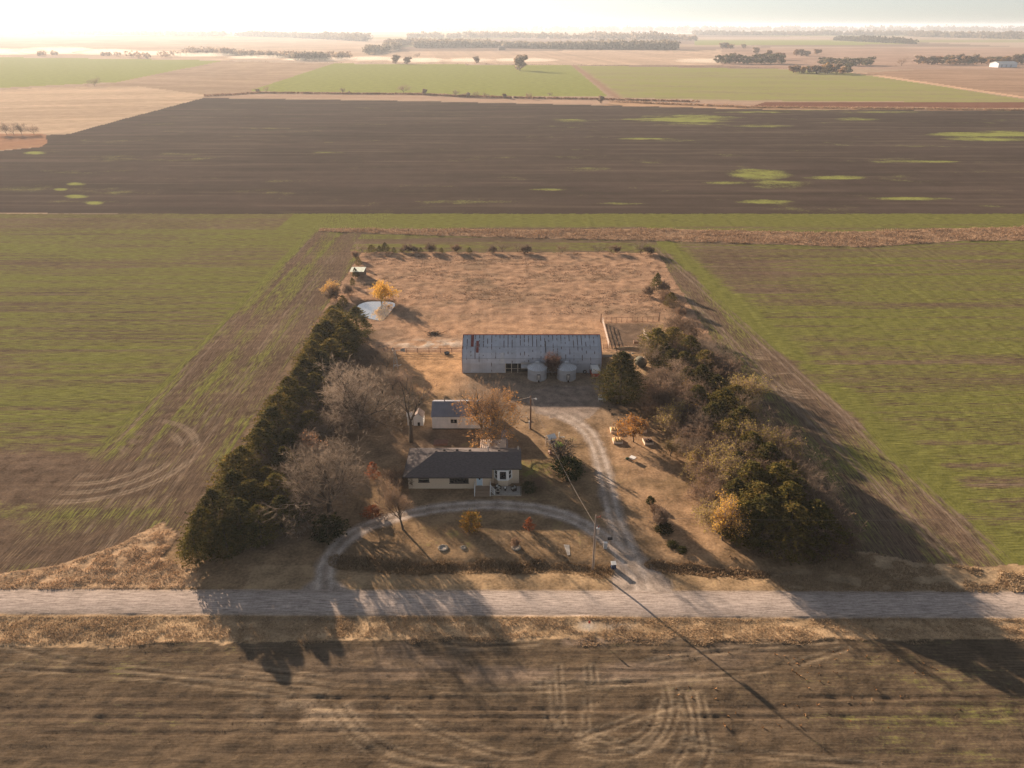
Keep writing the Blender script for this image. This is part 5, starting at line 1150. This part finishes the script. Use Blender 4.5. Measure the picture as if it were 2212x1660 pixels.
def make_round(name, seed, h=10., R_=4., n=1600, size=.7, cols=((.20,.13,.07),(.30,.20,.11)), lumps=16, z0=.25):
    r = np.random.RandomState(seed); cen = []; cc = []
    for k in range(lumps):
        a = r.uniform(0, 2*math.pi); u = r.uniform(0, 1)**.5*.68; z = r.uniform(z0+.12, .86); w = math.sqrt(max(.1, 1-((z-.55)/.5)**2))
        c0 = np.array([math.cos(a)*R_*u*w, math.sin(a)*R_*u*w, z*h]); rr = R_*r.uniform(.24, .42); m = n//lumps
        p = r.normal(size=(m, 3)); p /= np.linalg.norm(p, axis=1)[:, None]; p *= r.uniform(.55, 1.05, (m, 1))*rr; p[:, 2] *= .8
        cen.append(c0+p); t = r.uniform(0, 1); cc.append(np.repeat((np.array(cols[0])*(1-t)+np.array(cols[1])*t)[None], m, 0))
    V, F, c = quads(np.concatenate(cen), size, np.concatenate(cc), r)
    tm = MB().tube((0,0,-.2),(0,0,h*.45),.28*h/10,.14*h/10,6)
    for k in range(5): a = 2*math.pi*k/5; tm.tube((0,0,h*.3),(math.cos(a)*R_*.5,math.sin(a)*R_*.5,h*.65),.12*h/10,.04,5)
    return build_tree(name, tm.v, tm.f, V, F, c)

used = {}
def plant(proto, x, y, h, r_=None, label=None, cat='tree', group=None, rz_=None, name=None, rnd=random.Random(77)):
    """first use moves the prototype, later uses copy it with its parts"""
    t = proto['o'] if not proto.get('used') else copy_tree(proto['o'])
    proto['used'] = True
    z = float(hgt(np.array([x]), np.array([y]))[0]) if y < 300 else 0
    t.location = (x, y, z); s_ = h/proto['h']; sr = (r_/proto['r']) if r_ else s_
    t.scale = (sr, sr, s_); t.rotation_euler.z = rnd.uniform(0, 6.28) if rz_ is None else rz_
    for k in ('label', 'category', 'group'):
        if k in t: del t[k]
    tag(t, label, cat, group)
    return t
CED = [dict(o=make_cedar('cedar_tree', 10+i, 10, 3.4+.3*(i % 3), (((.085,.080,.024),(.21,.155,.045)),((.072,.074,.026),(.17,.13,.045)),((.10,.088,.028),(.24,.17,.052)))[i % 3], (.50,.62,.42)[i % 3], nb=460, per=16, size=.25), h=10., r=3.6) for i in range(5)]
BARE = [dict(o=make_bare('bare_tree', 30+i, 10, (.62,.70,.55,.66,.75)[i], .15, (6,5,7,6,5)[i], .34, twcol=((.22,.165,.125),(.26,.19,.145),(.20,.155,.12),(.24,.17,.125),(.22,.175,.14))[i]), h=10., r=4.6) for i in range(5)]
SHR = [dict(o=make_bare('bare_shrub', 50+i, 5, .55, .10, 6, .3, r_base=.07, twcol=((.22,.155,.115),(.19,.14,.11),(.25,.17,.12))[i], stems=2, thick=.03, leaf=(((.30,.18,.09),(.22,.17,.08)), 260, .16, .1, 1)), h=5., r=2.4) for i in range(3)]
YEL = [dict(o=make_bare('yellow_tree', 60+i, 8, .55, .15, 6, .3, leaf=(((.62,.40,.08),(.52,.30,.07)) if i == 0 else ((.56,.38,.11),(.42,.33,.09)), 2600, .26, .12, 1.1)), h=8., r=3.2) for i in range(2)]
YEL.append(dict(o=make_bare('olive_tree', 66, 8, .6, .12, 6, .3, leaf=(((.34,.27,.08),(.27,.20,.07)), 3000, .24, .08, 1.1)), h=8., r=3.4))
def rrn(seed): return random.Random(seed)
# left windbreak: a double row of cedars
rd = rrn(4); left = []
for k in range(20):
    y_ = 86.5 + k*4.25; left.append((-44.6 + rd.uniform(-.7, .7) + (k*.06), y_ + rd.uniform(-.8, .8), (8.6, 9.0, 8.4, 9.6, 8.8)[k % 5]*(1.0 + .10*(k > 13)) + rd.uniform(-.4, .5), 'outer'))
for k in range(12):
    y_ = (88.5 + k*5.2) if k < 3 else (127 + (k-3)*5.0); left.append((-40.4 + rd.uniform(-.8, .8) + (1.4 if k > 6 else 0), y_, rd.uniform(7.2, 9.4)*(1.08 if k > 5 else .95), 'inner'))
left += [(-41.6,84.6,7.2,'inner'),(-45.6,83.4,6.4,'outer'),(-37.6,87.6,7.6,'inner'),(-35.2,91.2,6.8,'inner'),(-37.2,95.5,8.0,'inner'),(-38.4,104.2,7.6,'inner'),(-39.4,110.6,7.4,'inner'),(-37.8,118.5,6.6,'inner')]
for side, word in (('outer', 'field side row'), ('inner', 'yard side row')):
    q = sorted([t for t in left if t[3] == side], key=lambda t: t[1])
    for i, (x_, y_, h_, _) in enumerate(q):
        plant(CED[(i*3 + len(side)*(side == 'inner')) % 5], x_, y_, h_*.90, h_*.50, 'dark cedar, %s from the road in the %s of the left windbreak' % (ORD[i], word), 'tree', 'cedars of the left windbreak')
# straggling trees up the left edge of the pasture and along its back
EDGE = [(742,668,4.0,'c'),(733,690,4.6,'c'),(752,640,3.4,'s'),(762,618,2.6,'c'),(722,650,4.2,'s'),(768,600,3.2,'c'),(775,575,3.0,'c'),(770,560,3.2,'s'),(700,712,6.0,'b')]
for i, (a, b_, h_, k) in enumerate(sorted(EDGE, key=lambda t: -t[1])):
    x_, y_, _ = G(a, b_); P_ = {'c': CED[i % 5], 's': SHR[i % 3], 'b': BARE[i % 5]}[k]
    plant(P_, x_, y_, h_, h_*.42, '%s, %s up the left edge of the pasture' % ({'c':'small dark cedar','s':'bare brown shrub','b':'bare tree'}[k], ORD[i]), 'tree' if k != 's' else 'shrub', 'growth along the left pasture edge')
x_, y_, _ = G(716,640); plant(YEL[0], x_, y_, 4.4, 2.2, 'yellow leaved tree outside the left edge of the pasture', 'tree')
BACK = [(783,545,5.0,'b'),(803,545,3.6,'c'),(820,545,3.2,'c'),(832,545,4.8,'c'),(851,546,2.6,'c'),(868,545,2.2,'c'),(880,545,4.0,'s'),(892,546,3.0,'s'),(909,546,2.6,'c'),(930,545,4.4,'s'),(954,546,2.4,'c'),(985,545,4.2,'s'),(1014,547,2.8,'c'),(1065,545,3.4,'s'),(1085,545,4.4,'b'),(1118,545,5.0,'b'),(1140,546,4.0,'s'),(1215,546,4.6,'b'),(1292,547,4.4,'b'),(1320,547,4.2,'b'),(1334,547,3.8,'s'),(1384,548,6.0,'b'),(1398,549,3.8,'s')]
for i, (a, b_, h_, k) in enumerate(BACK):
    x_, y_, _ = G(a, b_); P_ = {'c': CED[(i*2) % 5], 's': SHR[i % 3], 'b': BARE[(i+1) % 5]}[k]
    plant(P_, x_, y_, h_*.72, h_*.42, '%s, %s from the left along the back of the pasture' % ({'c':'small round dark cedar','s':'bare reddish shrub','b':'small bare tree'}[k], ORD[i]), 'tree' if k != 's' else 'shrub', 'row along the back of the pasture')
# bare woods inside the left windbreak
LW = [(606,1015,8.2),(562,1085,7.0),(640,935,8.5),(694,868,9.5),(742,842,9.0),(650,1015,7.5),(590,1130,5.6),(662,900,8.0),(800,800,8.0),(826,858,8.5),(742,905,7.0),(700,945,8.5),(842,905,6.5),(600,960,7.5),(775,815,8.4),(630,1080,7.5),(848,842,7.0),(560,1040,7.5),(530,1150,4.2),(690,1030,6.5),(770,870,7.5),(720,930,6.5),(800,930,5.5),(620,985,7.5),(676,960,7),(590,1050,6.5),(560,1120,6),(610,1110,6),(760,790,7.5),(835,800,6.5)]
for i, (a, b_, h_) in enumerate(sorted(LW, key=lambda t: -t[1])):
    x_, y_, _ = G(a, b_)
    plant(BARE[(i*2+1) % 5], x_, y_, h_*.74, h_*.46, 'bare grey brown tree, %s back from the road among the left cedars' % ORD[i], 'tree', 'bare trees inside the left windbreak')
x_, y_, _ = G(668,1000); LEAFY = dict(o=make_bare('tree', 71, 7, .6, .15, 6, .3, leaf=(((.34,.17,.09),(.26,.15,.08)), 1500, .22, .1, 1)), h=7., r=3.2)
plant(LEAFY, x_, y_, 6.6, 3.2, 'tree with thin rust brown leaves among the bare trees on the left', 'tree')
DB = dict(o=make_cedar('evergreen_bush', 81, 4, 2.6, ((.045,.050,.018),(.085,.075,.03)), .35, 190, 14, .30, .02, .1), h=4., r=2.9)
x_, y_, _ = G(706,1158); plant(DB, x_, y_, 3.4, 3.6, 'dark low evergreen mass under the big bare tree beside the loop drive', 'bush')
x_, y_, _ = G(655,1120); plant(DB, x_, y_, 2.6, 2.6, 'dark low evergreen bush left of the one under the big bare tree', 'bush')
# right windbreak
RC = [(1416,778,8.0),(1450,768,7.2),(1484,792,7.6),(1448,812,6.6),(1508,862,8.0),(1540,878,7.2),(1555,925,8.6),(1530,950,8.0),(1592,962,8.2),(1612,1022,8.2),(1646,1052,8.6),(1612,1098,8.8),(1662,1108,9.2),(1690,1148,9.0),(1640,1172,8.6),(1696,1188,8.2),(1744,1178,8.2),(1602,1168,7.2),(1580,900,7.0),(1686,1080,7.6),(1560,1030,6.2),(1580,1110,6.8),(1712,1120,7.6),(1518,820,7.0),(1480,850,6.2),(1432,798,6.5),(1500,905,7.5),(1472,822,7.0),(1565,985,7.6),(1625,1140,8.2),(1760,1192,7.4),(1585,1050,6.8)]
for i, (a, b_, h_) in enumerate(sorted(RC, key=lambda t: -t[1])):
    x_, y_, _ = G(a, b_)
    plant(CED[(i*2) % 5], x_, y_, h_*1.0, h_*.60, 'olive green cedar, %s back from the road in the right windbreak' % ORD[i], 'tree', 'cedars of the right windbreak')
RB = [(1462,892,7.5),(1478,842,7.5),(1500,935,7),(1520,965,6.5),(1542,1002,6.8),(1500,1004,5.2),(1562,1055,6.8),(1532,1042,5.5),(1590,1085,6.5),(1618,1060,7),(1640,985,7.8),(1662,1025,7.8),(1700,1085,7.6),(1732,1122,7),(1762,1172,7),(1784,1192,5.8),(1742,1098,6),(1560,830,7),(1535,800,7),(1500,760,6),(1478,730,5.6),(1622,935,6.8),(1598,885,6.5),(1710,1040,6.2),(1440,845,6),(1515,900,6.6),(1470,960,5),(1655,1190,5),(1560,975,6.5),(1580,1010,6.5),(1450,720,4.6),(1550,1120,5),(1408,800,6),(1422,862,6.5),(1432,905,5.5),(1436,880,7),(1452,935,5.5),(1480,905,7),(1530,1090,5),(1548,1150,5),(1630,1010,7.5),(1512,985,6.5),(1650,1080,7.5),(1680,1120,7.5),(1720,1180,6),(1460,790,6),(1428,760,5.5)]
for i, (a, b_, h_) in enumerate(sorted(RB, key=lambda t: -t[1])):
    x_, y_, _ = G(a, b_)
    plant((YEL[2] if i % 5 == 4 else BARE[(i*3+2) % 5]) if i % 3 else SHR[i % 3], x_, y_, h_*(1.12 if i % 3 else .95), h_*.62, ('olive leaved %s, %s back among the thin growth of the right windbreak' if (i % 3 and i % 5 == 4) else 'bare tangled %s, %s back among the thin growth of the right windbreak') % ('tree' if i % 3 else 'shrub', ORD[i]), 'tree' if i % 3 else 'shrub', 'bare growth of the right windbreak')
RY_ = [(1470,925,5.4,2.4,0,'golden leaved tree at the yard edge of the right windbreak, behind the orange garden tree'),(1500,1020,4.4,2.0,1,'dull yellow bush at the yard edge halfway down the right windbreak'),(1560,1168,7.6,2.3,0,'tall golden leaved tree at the near corner of the right windbreak'),(1582,1158,5.5,1.8,1,'smaller golden tree pressed against the tall golden one'),(1528,1068,2.8,1.6,1,'low yellow bush between the two golden parts of the right windbreak'),(1480,968,3.2,1.5,1,'small yellow bush below the golden leaved tree at the yard edge')]
RY_ += [(1448,985,3.0,1.8,2,'low olive leaved shrub left of the bare growth halfway down the right windbreak'),(1508,1045,3.4,2.0,2,'olive leaved shrub above the low yellow bush of the right windbreak'),(1600,930,5.6,2.6,2,'olive yellow leaved tree among the cedars at mid height of the right windbreak'),(1650,1000,5.6,2.6,2,'olive leaved tree at the field side of the right windbreak, middle part'),(1456,800,4.0,2.0,2,'olive leaved shrub at the yard edge below the topmost cedars of the right windbreak'),(1700,1060,5.2,2.4,2,'olive leaved tree at the field side of the right windbreak, nearer part'),(1480,870,4.6,2.2,0,'golden tree just above the golden leaved tree of the yard edge'),(1545,1105,4.2,2.0,2,'olive leaved shrub above the tall golden tree of the near corner')]
for (a, b_, h_, r_, k, lb) in RY_:
    x_, y_, _ = G(a, b_); plant(YEL[k], x_, y_, h_, r_, lb, 'tree' if h_ > 4 else 'bush')
ORB = dict(o=make_bare('orange_bush', 83, 3, .55, .1, 6, .3, r_base=.06, stems=2, leaf=(((.60,.22,.05),(.50,.20,.06)), 700, .2, .1, 1)), h=3., r=1.5)
x_, y_, _ = G(1410,852); plant(ORB, x_, y_, 3.2, 1.5, 'bright orange bush in front of the grey thicket right of the round bale', 'bush')
x_, y_, _ = G(1418,628); plant(CED[1], x_, y_, 5.4, 2.3, 'lone dark cedar at the back right corner of the pasture', 'tree')
for i, (a, b_, h_, k) in enumerate([(1402,640,3.0,'s'),(1448,665,4.4,'c'),(1438,655,3.6,'s'),(1460,672,4.6,'b'),(1430,632,3.2,'s'),(1472,688,3.2,'s')]):
    x_, y_, _ = G(a, b_); P_ = {'c': CED[2], 's': SHR[i % 3], 'b': BARE[3]}[k]
    plant(P_, x_, y_, h_, h_*.5, ['low bare shrub left of the lone corner cedar','dark cedar down the right pasture edge from the lone corner cedar','brown shrub beside the second right edge cedar','small bare tree outside the right pasture edge','brown shrub just below the lone corner cedar','last bare shrub on the right pasture edge before the windbreak'][i], 'tree' if k != 's' else 'shrub')
# yard trees
BIGC = dict(o=make_cedar('cedar_tree', 91, 12, 5.2, ((.055,.060,.020),(.15,.11,.04)), .45, 900, 17, .27, .03, .3), h=12., r=5.2)
x_, y_, _ = G(1338,872); plant(BIGC, x_, y_, 11.6, 5.7, 'very large dark cedar standing alone right of the red van', 'tree', rz_=1.0)
x_, y_, _ = G(1024,956)
BT = dict(o=make_bare('orange_tree', 101, 15, .68, .13, 7, .30, r_base=.5, leaf=(((.50,.24,.07),(.42,.24,.08)), 3600, .27, .12, .64), twcol=(.26,.175,.115), dens=1.0, thick=.026), h=15., r=7.5)
plant(BT, x_+1.8, y_, 13.8, 7.0, 'very big tree with orange leaves on its lower limbs behind the house', 'tree', rz_=.6)
x_, y_, _ = G(779,926); BB = dict(o=make_bare('bare_tree', 103, 14, .78, .12, 8, .40, r_base=.5, twcol=(.26,.205,.16), dens=1.0, thick=.026), h=14., r=7.5)
plant(BB, x_, y_, 13.8, 8.0, 'big round headed bare tree left of the small white sheds', 'tree', rz_=2.0)
x_, y_, _ = G(714,1106); plant(BB, x_, y_, 12.0, 8.2, 'big wide bare tree above the left end of the loop drive', 'tree', rz_=.3)
DEADT = dict(o=make_bare('dead_tree', 105, 15, .42, .30, 4, .20, r_base=.42, twcol=(.17,.11,.085), levels=3, dens=.75, thick=.035), h=15., r=4.)
x_, y_, _ = G(888,955); plant(DEADT, x_, y_, 14.2, 4.2, 'tall gaunt dead tree in front of the small white sheds', 'tree', rz_=.9)
FT = dict(o=make_bare('small_bare_tree', 107, 9, .55, .22, 5, .30, r_base=.2, twcol=(.30,.21,.15), leaf=(((.42,.26,.12),(.36,.25,.14)), 260, .14, .1, 1)), h=9., r=4.)
x_, y_, _ = G(871,1145); plant(FT, x_, y_, 8.6, 4.2, 'slender bare tree beside the loop drive at the left of the front lawn', 'tree', rz_=0)
SP = dict(o=make_bare('spreading_tree', 109, 6, 1.0, .24, 7, .22, r_base=.42, twcol=(.12,.085,.07), levels=3, dens=.9, thick=.03, flat=1.0), h=6., r=5.)
x_, y_, _ = G(1211,992); plant(SP, x_, y_, 5.4, 5.2, 'dark wide spreading bare tree beside the play tower', 'tree', rz_=.2)
BSH = dict(o=make_bare('bare_bush', 111, 6, .42, .06, 5, .30, r_base=.10, stems=4, twcol=(.21,.125,.10), thick=.026), h=6., r=2.6)
x_, y_, _ = G(1191,812); plant(BSH, x_, y_, 5.0, 1.6, 'reddish bare bush growing between the two grain bins', 'bush')
RTR = dict(o=make_cedar('rust_red_tree', 113, 4, 1.7, ((.38,.13,.055),(.30,.12,.06)), .8, 90, 12, .24, .05, .07), h=4., r=1.7)
x_, y_, _ = G(806,1034); plant(RTR, x_, y_, 3.4, 1.6, 'small rust red conical tree left of the house', 'tree')
x_, y_, _ = G(1143,1146); plant(RTR, x_, y_, 2.4, 1.2, 'small dead brown evergreen in the shaded front lawn', 'tree')
x_, y_, _ = G(806,1112); plant(RTR, x_, y_, 1.6, 2.2, 'low red brown bush at the inner side of the loop drive bend', 'bush')
OB = dict(o=make_cedar('round_bush', 115, 3.4, 2.3, ((.22,.17,.05),(.50,.24,.05)), .34, 260, 13, .2, .02, .08), h=3.4, r=2.5)
x_, y_, _ = G(1018,1146); plant(OB, x_, y_, 3.3, 2.1, 'round bush with orange and olive leaves in front of the house across the drive', 'bush')
EB = dict(o=make_cedar('broad_evergreen', 117, 3.6, 3.4, ((.040,.060,.020),(.11,.11,.04)), .30, 330, 15, .27, .02, .12), h=3.6, r=3.7)
x_, y_, _ = G(1230,1030); plant(EB, x_, y_, 3.4, 3.3, 'broad dark green evergreen bush right of the house', 'bush')
x_, y_, _ = G(858,1052); plant(SHR[0], x_, y_, 3.4, 2.2, 'tangled bare shrub at the left front corner of the house', 'shrub')
x_, y_, _ = G(1142,1062); plant(DB, x_, y_, 1.8, 1.7, 'dark low bush at the right front corner of the house', 'bush')
x_, y_, _ = G(1160,1052); plant(SHR[2], x_, y_, 1.9, 1.5, 'dull bare shrub beside the low bush at the right corner of the house', 'shrub')
x_, y_, _ = G(1404,1088); plant(DB, x_, y_, 1.3, 1.0, 'single small green bush on the bare strip right of the driveway', 'bush')
x_, y_, _ = G(1432,1148); plant(DB, x_, y_, 1.1, 1.9, 'low spreading green shrub round a sapling right of the driveway', 'bush')
x_, y_, _ = G(1428,1140); plant(SHR[1], x_, y_, 3.4, 1.2, 'thin bare sapling in the low spreading green shrub', 'sapling')
x_, y_, _ = G(1412,1112); plant(SHR[2], x_, y_, 2.0, 1.0, 'reddish bare shrub between the two small green bushes', 'shrub')
x_, y_, _ = G(1452,1180); plant(DB, x_, y_, .6, 1.2, 'flat green ground shrub nearer the road, left one of two', 'bush')
x_, y_, _ = G(1473,1190); plant(DB, x_, y_, .6, 1.1, 'flat green ground shrub nearer the road, right one of two', 'bush')
x_, y_, _ = G(1115,1183); plant(SHR[2], x_, y_, 1.6, .7, 'tiny bare sapling inside the stone ring of the shaded front lawn', 'sapling')
OT = dict(o=make_bare('orange_tree', 119, 5, .50, .20, 6, .34, r_base=.13, leaf=(((.60,.27,.06),(.46,.25,.06)), 2400, .21, .18, 1.1)), h=5., r=2.3)
x_, y_, _ = G(1368,955); plant(OT, x_, y_, 5.0, 2.5, 'small vase shaped orange leaved tree among the garden beds', 'tree')
WIL = dict(o=make_bare('willow_tree', 121, 7, .62, .14, 7, .36, r_base=.3, droop=.25, twcol=(.48,.33,.12), leaf=(((.80,.50,.10),(.70,.42,.08)), 4800, .26, .18, 1.1)), h=7., r=4.2)
x_, y_, _ = G(824,652); plant(WIL, x_, y_, 6.4, 3.7, 'bright yellow willow on the bank of the small pond', 'tree')
# ------------------------------------------------------------------ far trees
RND = [dict(o=make_round('far_tree', 130+i, 10, 4.6, 1100, 1.0, z0=.02, cols=(((.32,.20,.12),(.38,.24,.14)),((.16,.15,.09),(.22,.19,.11)),((.27,.21,.16),(.34,.26,.19)),((.46,.29,.12),(.36,.25,.13)))[i]), h=10., r=5.) for i in range(4)]
HEDGE = [(740.5,202,6,4),(754,203,3,2),(773,204,3,2),(871.7,201,9,7.5),(917,205.5,6.5,5),(985,209,7,4),(1003,210,5,4),(1011,210.5,5,4),(1028,211,6.5,4),(1050,212,6,4),(1090,213,5,4),(1142.6,215,8,3.4),(1187,208,4.5,3.4),(1298,224,7.5,5),(575,199,7,4),(557,200,4,5)]
for i, (a, b_, h_, r_) in enumerate(sorted(HEDGE)):
    x_, y_, _ = G(a, b_); plant(BARE[i % 5] if i % 3 else RND[2], x_, y_, h_, r_*.9, 'small far tree, %s from the left in the hedge before the bright green field' % ORD[i], 'tree', 'trees of the far hedge')
for a, b_, h_, r_, lb in ((1123,153,26,17,'lone clump like bare tree standing in the bright green field'),(205,187,11,8,'lone reddish tree at the edge of the left green field'),(1029.6,137.5,14,10,'lone round tree at the far edge of the bright green field'),(901,125,12,8,'lone tree standing in the dust beyond the bright green field'),(855,138,17,13,'left half of the double clump at the far edge of the bright green field'),(880,139,14,12,'right half of the double clump at the far edge of the bright green field'),
                      (1947,143,17,9,'lone bare tree between the two far groves on the right'),(1010,142.2,4,4,'tiny bush at the far edge of the bright green field')):
    x_, y_, _ = G(a, b_); plant(RND[2] if h_ > 13 and a != 1947 else BARE[1], x_, y_, h_, r_, lb, 'tree')
for i, a in enumerate((14, 30, 47, 74)):
    x_, y_, _ = G(a, 291); plant(BARE[i % 5], x_, y_, 9-.5*i, 4.5, 'thin bare tree, %s from the left on the russet rough ground' % ORD[i], 'tree', 'bare trees on the russet ground')
def grove(items, lab, grp, protos):
    for i, (a, b_, h_, r_) in enumerate(sorted(items)):
        x_, y_, _ = G(a, b_); plant(RND[protos[i % len(protos)]], x_, y_, h_*.84, r_*.95, lab % ORD[i], 'tree', grp)
rd = rrn(31)
grove([(1552+i*7.6+rd.uniform(-2,2), 138+rd.uniform(-1,.8), rd.uniform(16,24), rd.uniform(9,12)) for i in range(19)], 'dark tree, %s from the left in the dark far grove', 'trees of the dark far grove', (1,2,1,1))
grove([(1650+i*9+rd.uniform(-3,3), 129+rd.uniform(-2,2), rd.uniform(18,26), rd.uniform(9,13)) for i in range(5)] , 'brown tree, %s from the left behind the dark far grove', 'trees behind the dark far grove', (0,2))
grove([(1712+i*8.6+rd.uniform(-3,3), 159.5+rd.uniform(-2.2,1), rd.uniform(12,19)+(5 if 6 < i < 12 else 0), rd.uniform(7.5,11)) for i in range(15)], 'autumn tree, %s from left in the grove round the white farmhouse', 'trees of the farmhouse grove', (0,2,0,3,1))
grove([(1775+i*8+rd.uniform(-2,2), 142+rd.uniform(-1.5,1)+(-2 if i < 5 else 0), rd.uniform(14,19), rd.uniform(9,11)) for i in range(14)], 'dark tree, %s from the left in the row behind the white farmhouse', 'dark row behind the farmhouse grove', (1,1,2,1))
grove([(1986+i*9.6+rd.uniform(-3,3), 140+rd.uniform(-1.5,1)-(i*.05), rd.uniform(15,25), rd.uniform(10,14)) for i in range(25)], 'autumn tree, %s from the left in the long tree line beside the machine shed', 'trees of the long right tree line', (2,3,0,2,0,1))
grove([(1560,106,22,16),(1568,106,24,16),(1578,106.5,22,16),(1606,105,16,14),(1720,121,24,14),(1730,122,20,12),(1765,118,20,14),(1742,122,16,16),(1633,118,22,14)] , 'hazy tree, %s from the left in the open country beyond the dark grove', 'scattered hazy trees', (2,2,0))
# distant belts of trees that read as one mass
def belt(name, label, pts, hm, depth, n, cols, seed):
    r = np.random.RandomState(seed); P_ = [G(a, max(b_, 60))[:2] for a, b_ in pts]; seg = [math.hypot(q[0]-p[0], q[1]-p[1]) for p, q in zip(P_[:-1], P_[1:])]; tot = sum(seg)
    cen = []; cc = []
    for i in range(n):
        u = r.uniform(0, tot); k = 0
        while u > seg[k] and k < len(seg)-1: u -= seg[k]; k += 1
        f_ = u/seg[k]; x_ = P_[k][0]+(P_[k+1][0]-P_[k][0])*f_ + r.normal(0, 4); y_ = P_[k][1]+(P_[k+1][1]-P_[k][1])*f_ + r.normal(0, depth)
        h_ = hm*r.uniform(.6, 1.15)*(.7+.5*float(vn(np.array([x_/120.]), np.array([y_/120.]), seed)[0])); R_ = h_*.5; m = 26
        p = r.normal(size=(m, 3)); p /= np.linalg.norm(p, axis=1)[:, None]; p *= r.uniform(.6, 1, (m, 1))*np.array([R_, R_, h_*.45]); p[:, 2] = np.maximum(p[:, 2]+h_*.5, .5)
        cen.append(p+np.array([x_, y_, 0])); t = r.uniform(0, 1); cc.append(np.repeat((np.array(cols[0])*(1-t)+np.array(cols[1])*t)[None], m, 0))
    V, F, c = quads(np.concatenate(cen), hm*.30, np.concatenate(cc), r)
    return tag(mesh_np(name, V, F, M['leaf'], cols=c), label, None, None, 'stuff')
dk = ((.19,.165,.12),(.25,.20,.15)); br_ = ((.28,.21,.16),(.36,.27,.19)); 
belt('distant_wood','long dark belt of woods across the middle distance',[(900,104),(1040,103),(1200,106),(1460,108)],24,18,900,dk,201)
belt('distant_wood','brown belt of woods left of the long dark belt',[(835,103),(870,98),(960,99),(1060,102)],24,20,300,br_,202)
belt('distant_wood','dark distant belt at upper left',[(518,79),(640,82),(720,86),(790,90)],34,40,460,dk,203)
belt('distant_wood','line of brown trees along the dust at left',[(405,117),(450,118),(560,123),(700,129),(750,127)],16,9,230,br_,204)
belt('distant_wood','dark clump of trees at the right end of the dust',[(640,131),(700,131)],15,6,60,dk,205)
belt('distant_wood','slanting row of trees beyond the dust',[(792,118),(830,112),(862,106)],20,8,110,dk,206)
belt('distant_wood','long hazy wood at the right horizon',[(1975,80),(2080,82),(2212,85),(2500,90)],36,60,700,dk,207)
belt('distant_wood','hazy wood before the right horizon',[(1500,76.5),(1620,77),(1780,77),(1960,77.5)],34,60,420,dk,208)
belt('distant_wood','dark row of pointed trees on the right beyond the green strip',[(1806,88),(1870,91),(1976,96)],26,8,200,((.09,.09,.06),(.14,.12,.08)),209)
belt('distant_wood','faint hedges at the left horizon',[(-300,74),(0,74.5),(230,76),(490,79)],34,60,500,br_,210)
belt('distant_wood','scattered trees in the glare at left',[(70,124),(110,119),(150,120),(235,121),(330,128),(420,117)],15,8,36,br_,211)
belt('distant_wood','thin wood behind the long dark belt',[(880,84),(1060,82),(1300,85),(1500,88)],34,60,360,br_,212)
belt('distant_wood','last faint woods along the horizon',[(500,66),(1000,66.5),(1500,67),(2300,68),(2700,68.5)],60,350,1100,dk,213)
belt('hedge_growth','russet growth along the far hedge line',[(450,209),(560,202),(740,204),(900,205),(1000,210),(1100,213),(1300,216),(1500,221)],2.2,1.2,1400,((.24,.14,.09),(.32,.20,.13)),214)
belt('hedge_growth','pale growth along the ditch on the right beyond the ploughed field',[(1330,221),(1620,233),(2212,239),(2500,242)],1.8,2.0,1500,((.36,.24,.16),(.44,.30,.20)),215)
belt('hedge_growth','dark growth along the far edge of the green fields',[(480,132),(760,137),(1235,141),(1700,149)],1.6,1.5,500,((.22,.16,.12),(.28,.20,.15)),216)
# ------------------------------------------------------------------ haze and field dust
def volume(name, col, dens, aniso=0.0):
    m = bpy.data.materials.new(name); m.use_nodes = True; nt = m.node_tree; nt.nodes.remove(nt.nodes["Principled BSDF"])
    v = nt.nodes.new("ShaderNodeVolumePrincipled"); v.inputs['Color'].default_value = (*col, 1); v.inputs['Density'].default_value = dens; v.inputs['Anisotropy'].default_value = aniso
    nt.links.new(v.outputs[0], nt.nodes["Material Output"].inputs['Volume']); return m, nt, v
hm, _, _ = volume('haze', (.78,.87,1.0), 1.0e-4, .30)
tag(MB().box(-27000, 27000, -400, 27500, -4.2, 86).build('haze', hm), 'thin even haze over the whole plain', None, None, 'stuff')

dm, _, _ = volume('field dust', (.95,.90,.82), .0042, .3)
du = MB(); rnd = random.Random(3)
for a, b_, L_, hh in ((20,118.5,190,15),(125,117.5,210,18),(235,118.5,170,14),(330,120.5,150,11),(430,122.5,170,9),(560,127,150,7),(690,131.5,150,7),(800,131.0,120,8),(905,134.5,130,8),(1010,134.0,110,7),(1130,133.5,150,7),(1520,136,120,8)):
    x_, y_, _ = G(a, b_); du.blob((x_, y_, hh*.45), (L_*.52, 55, hh*.55), int(a), 22, 10, .16)
tag(du.build('dust_cloud', dm, smooth=True), 'low pale dust drifting over the far fields', None, None, 'stuff')
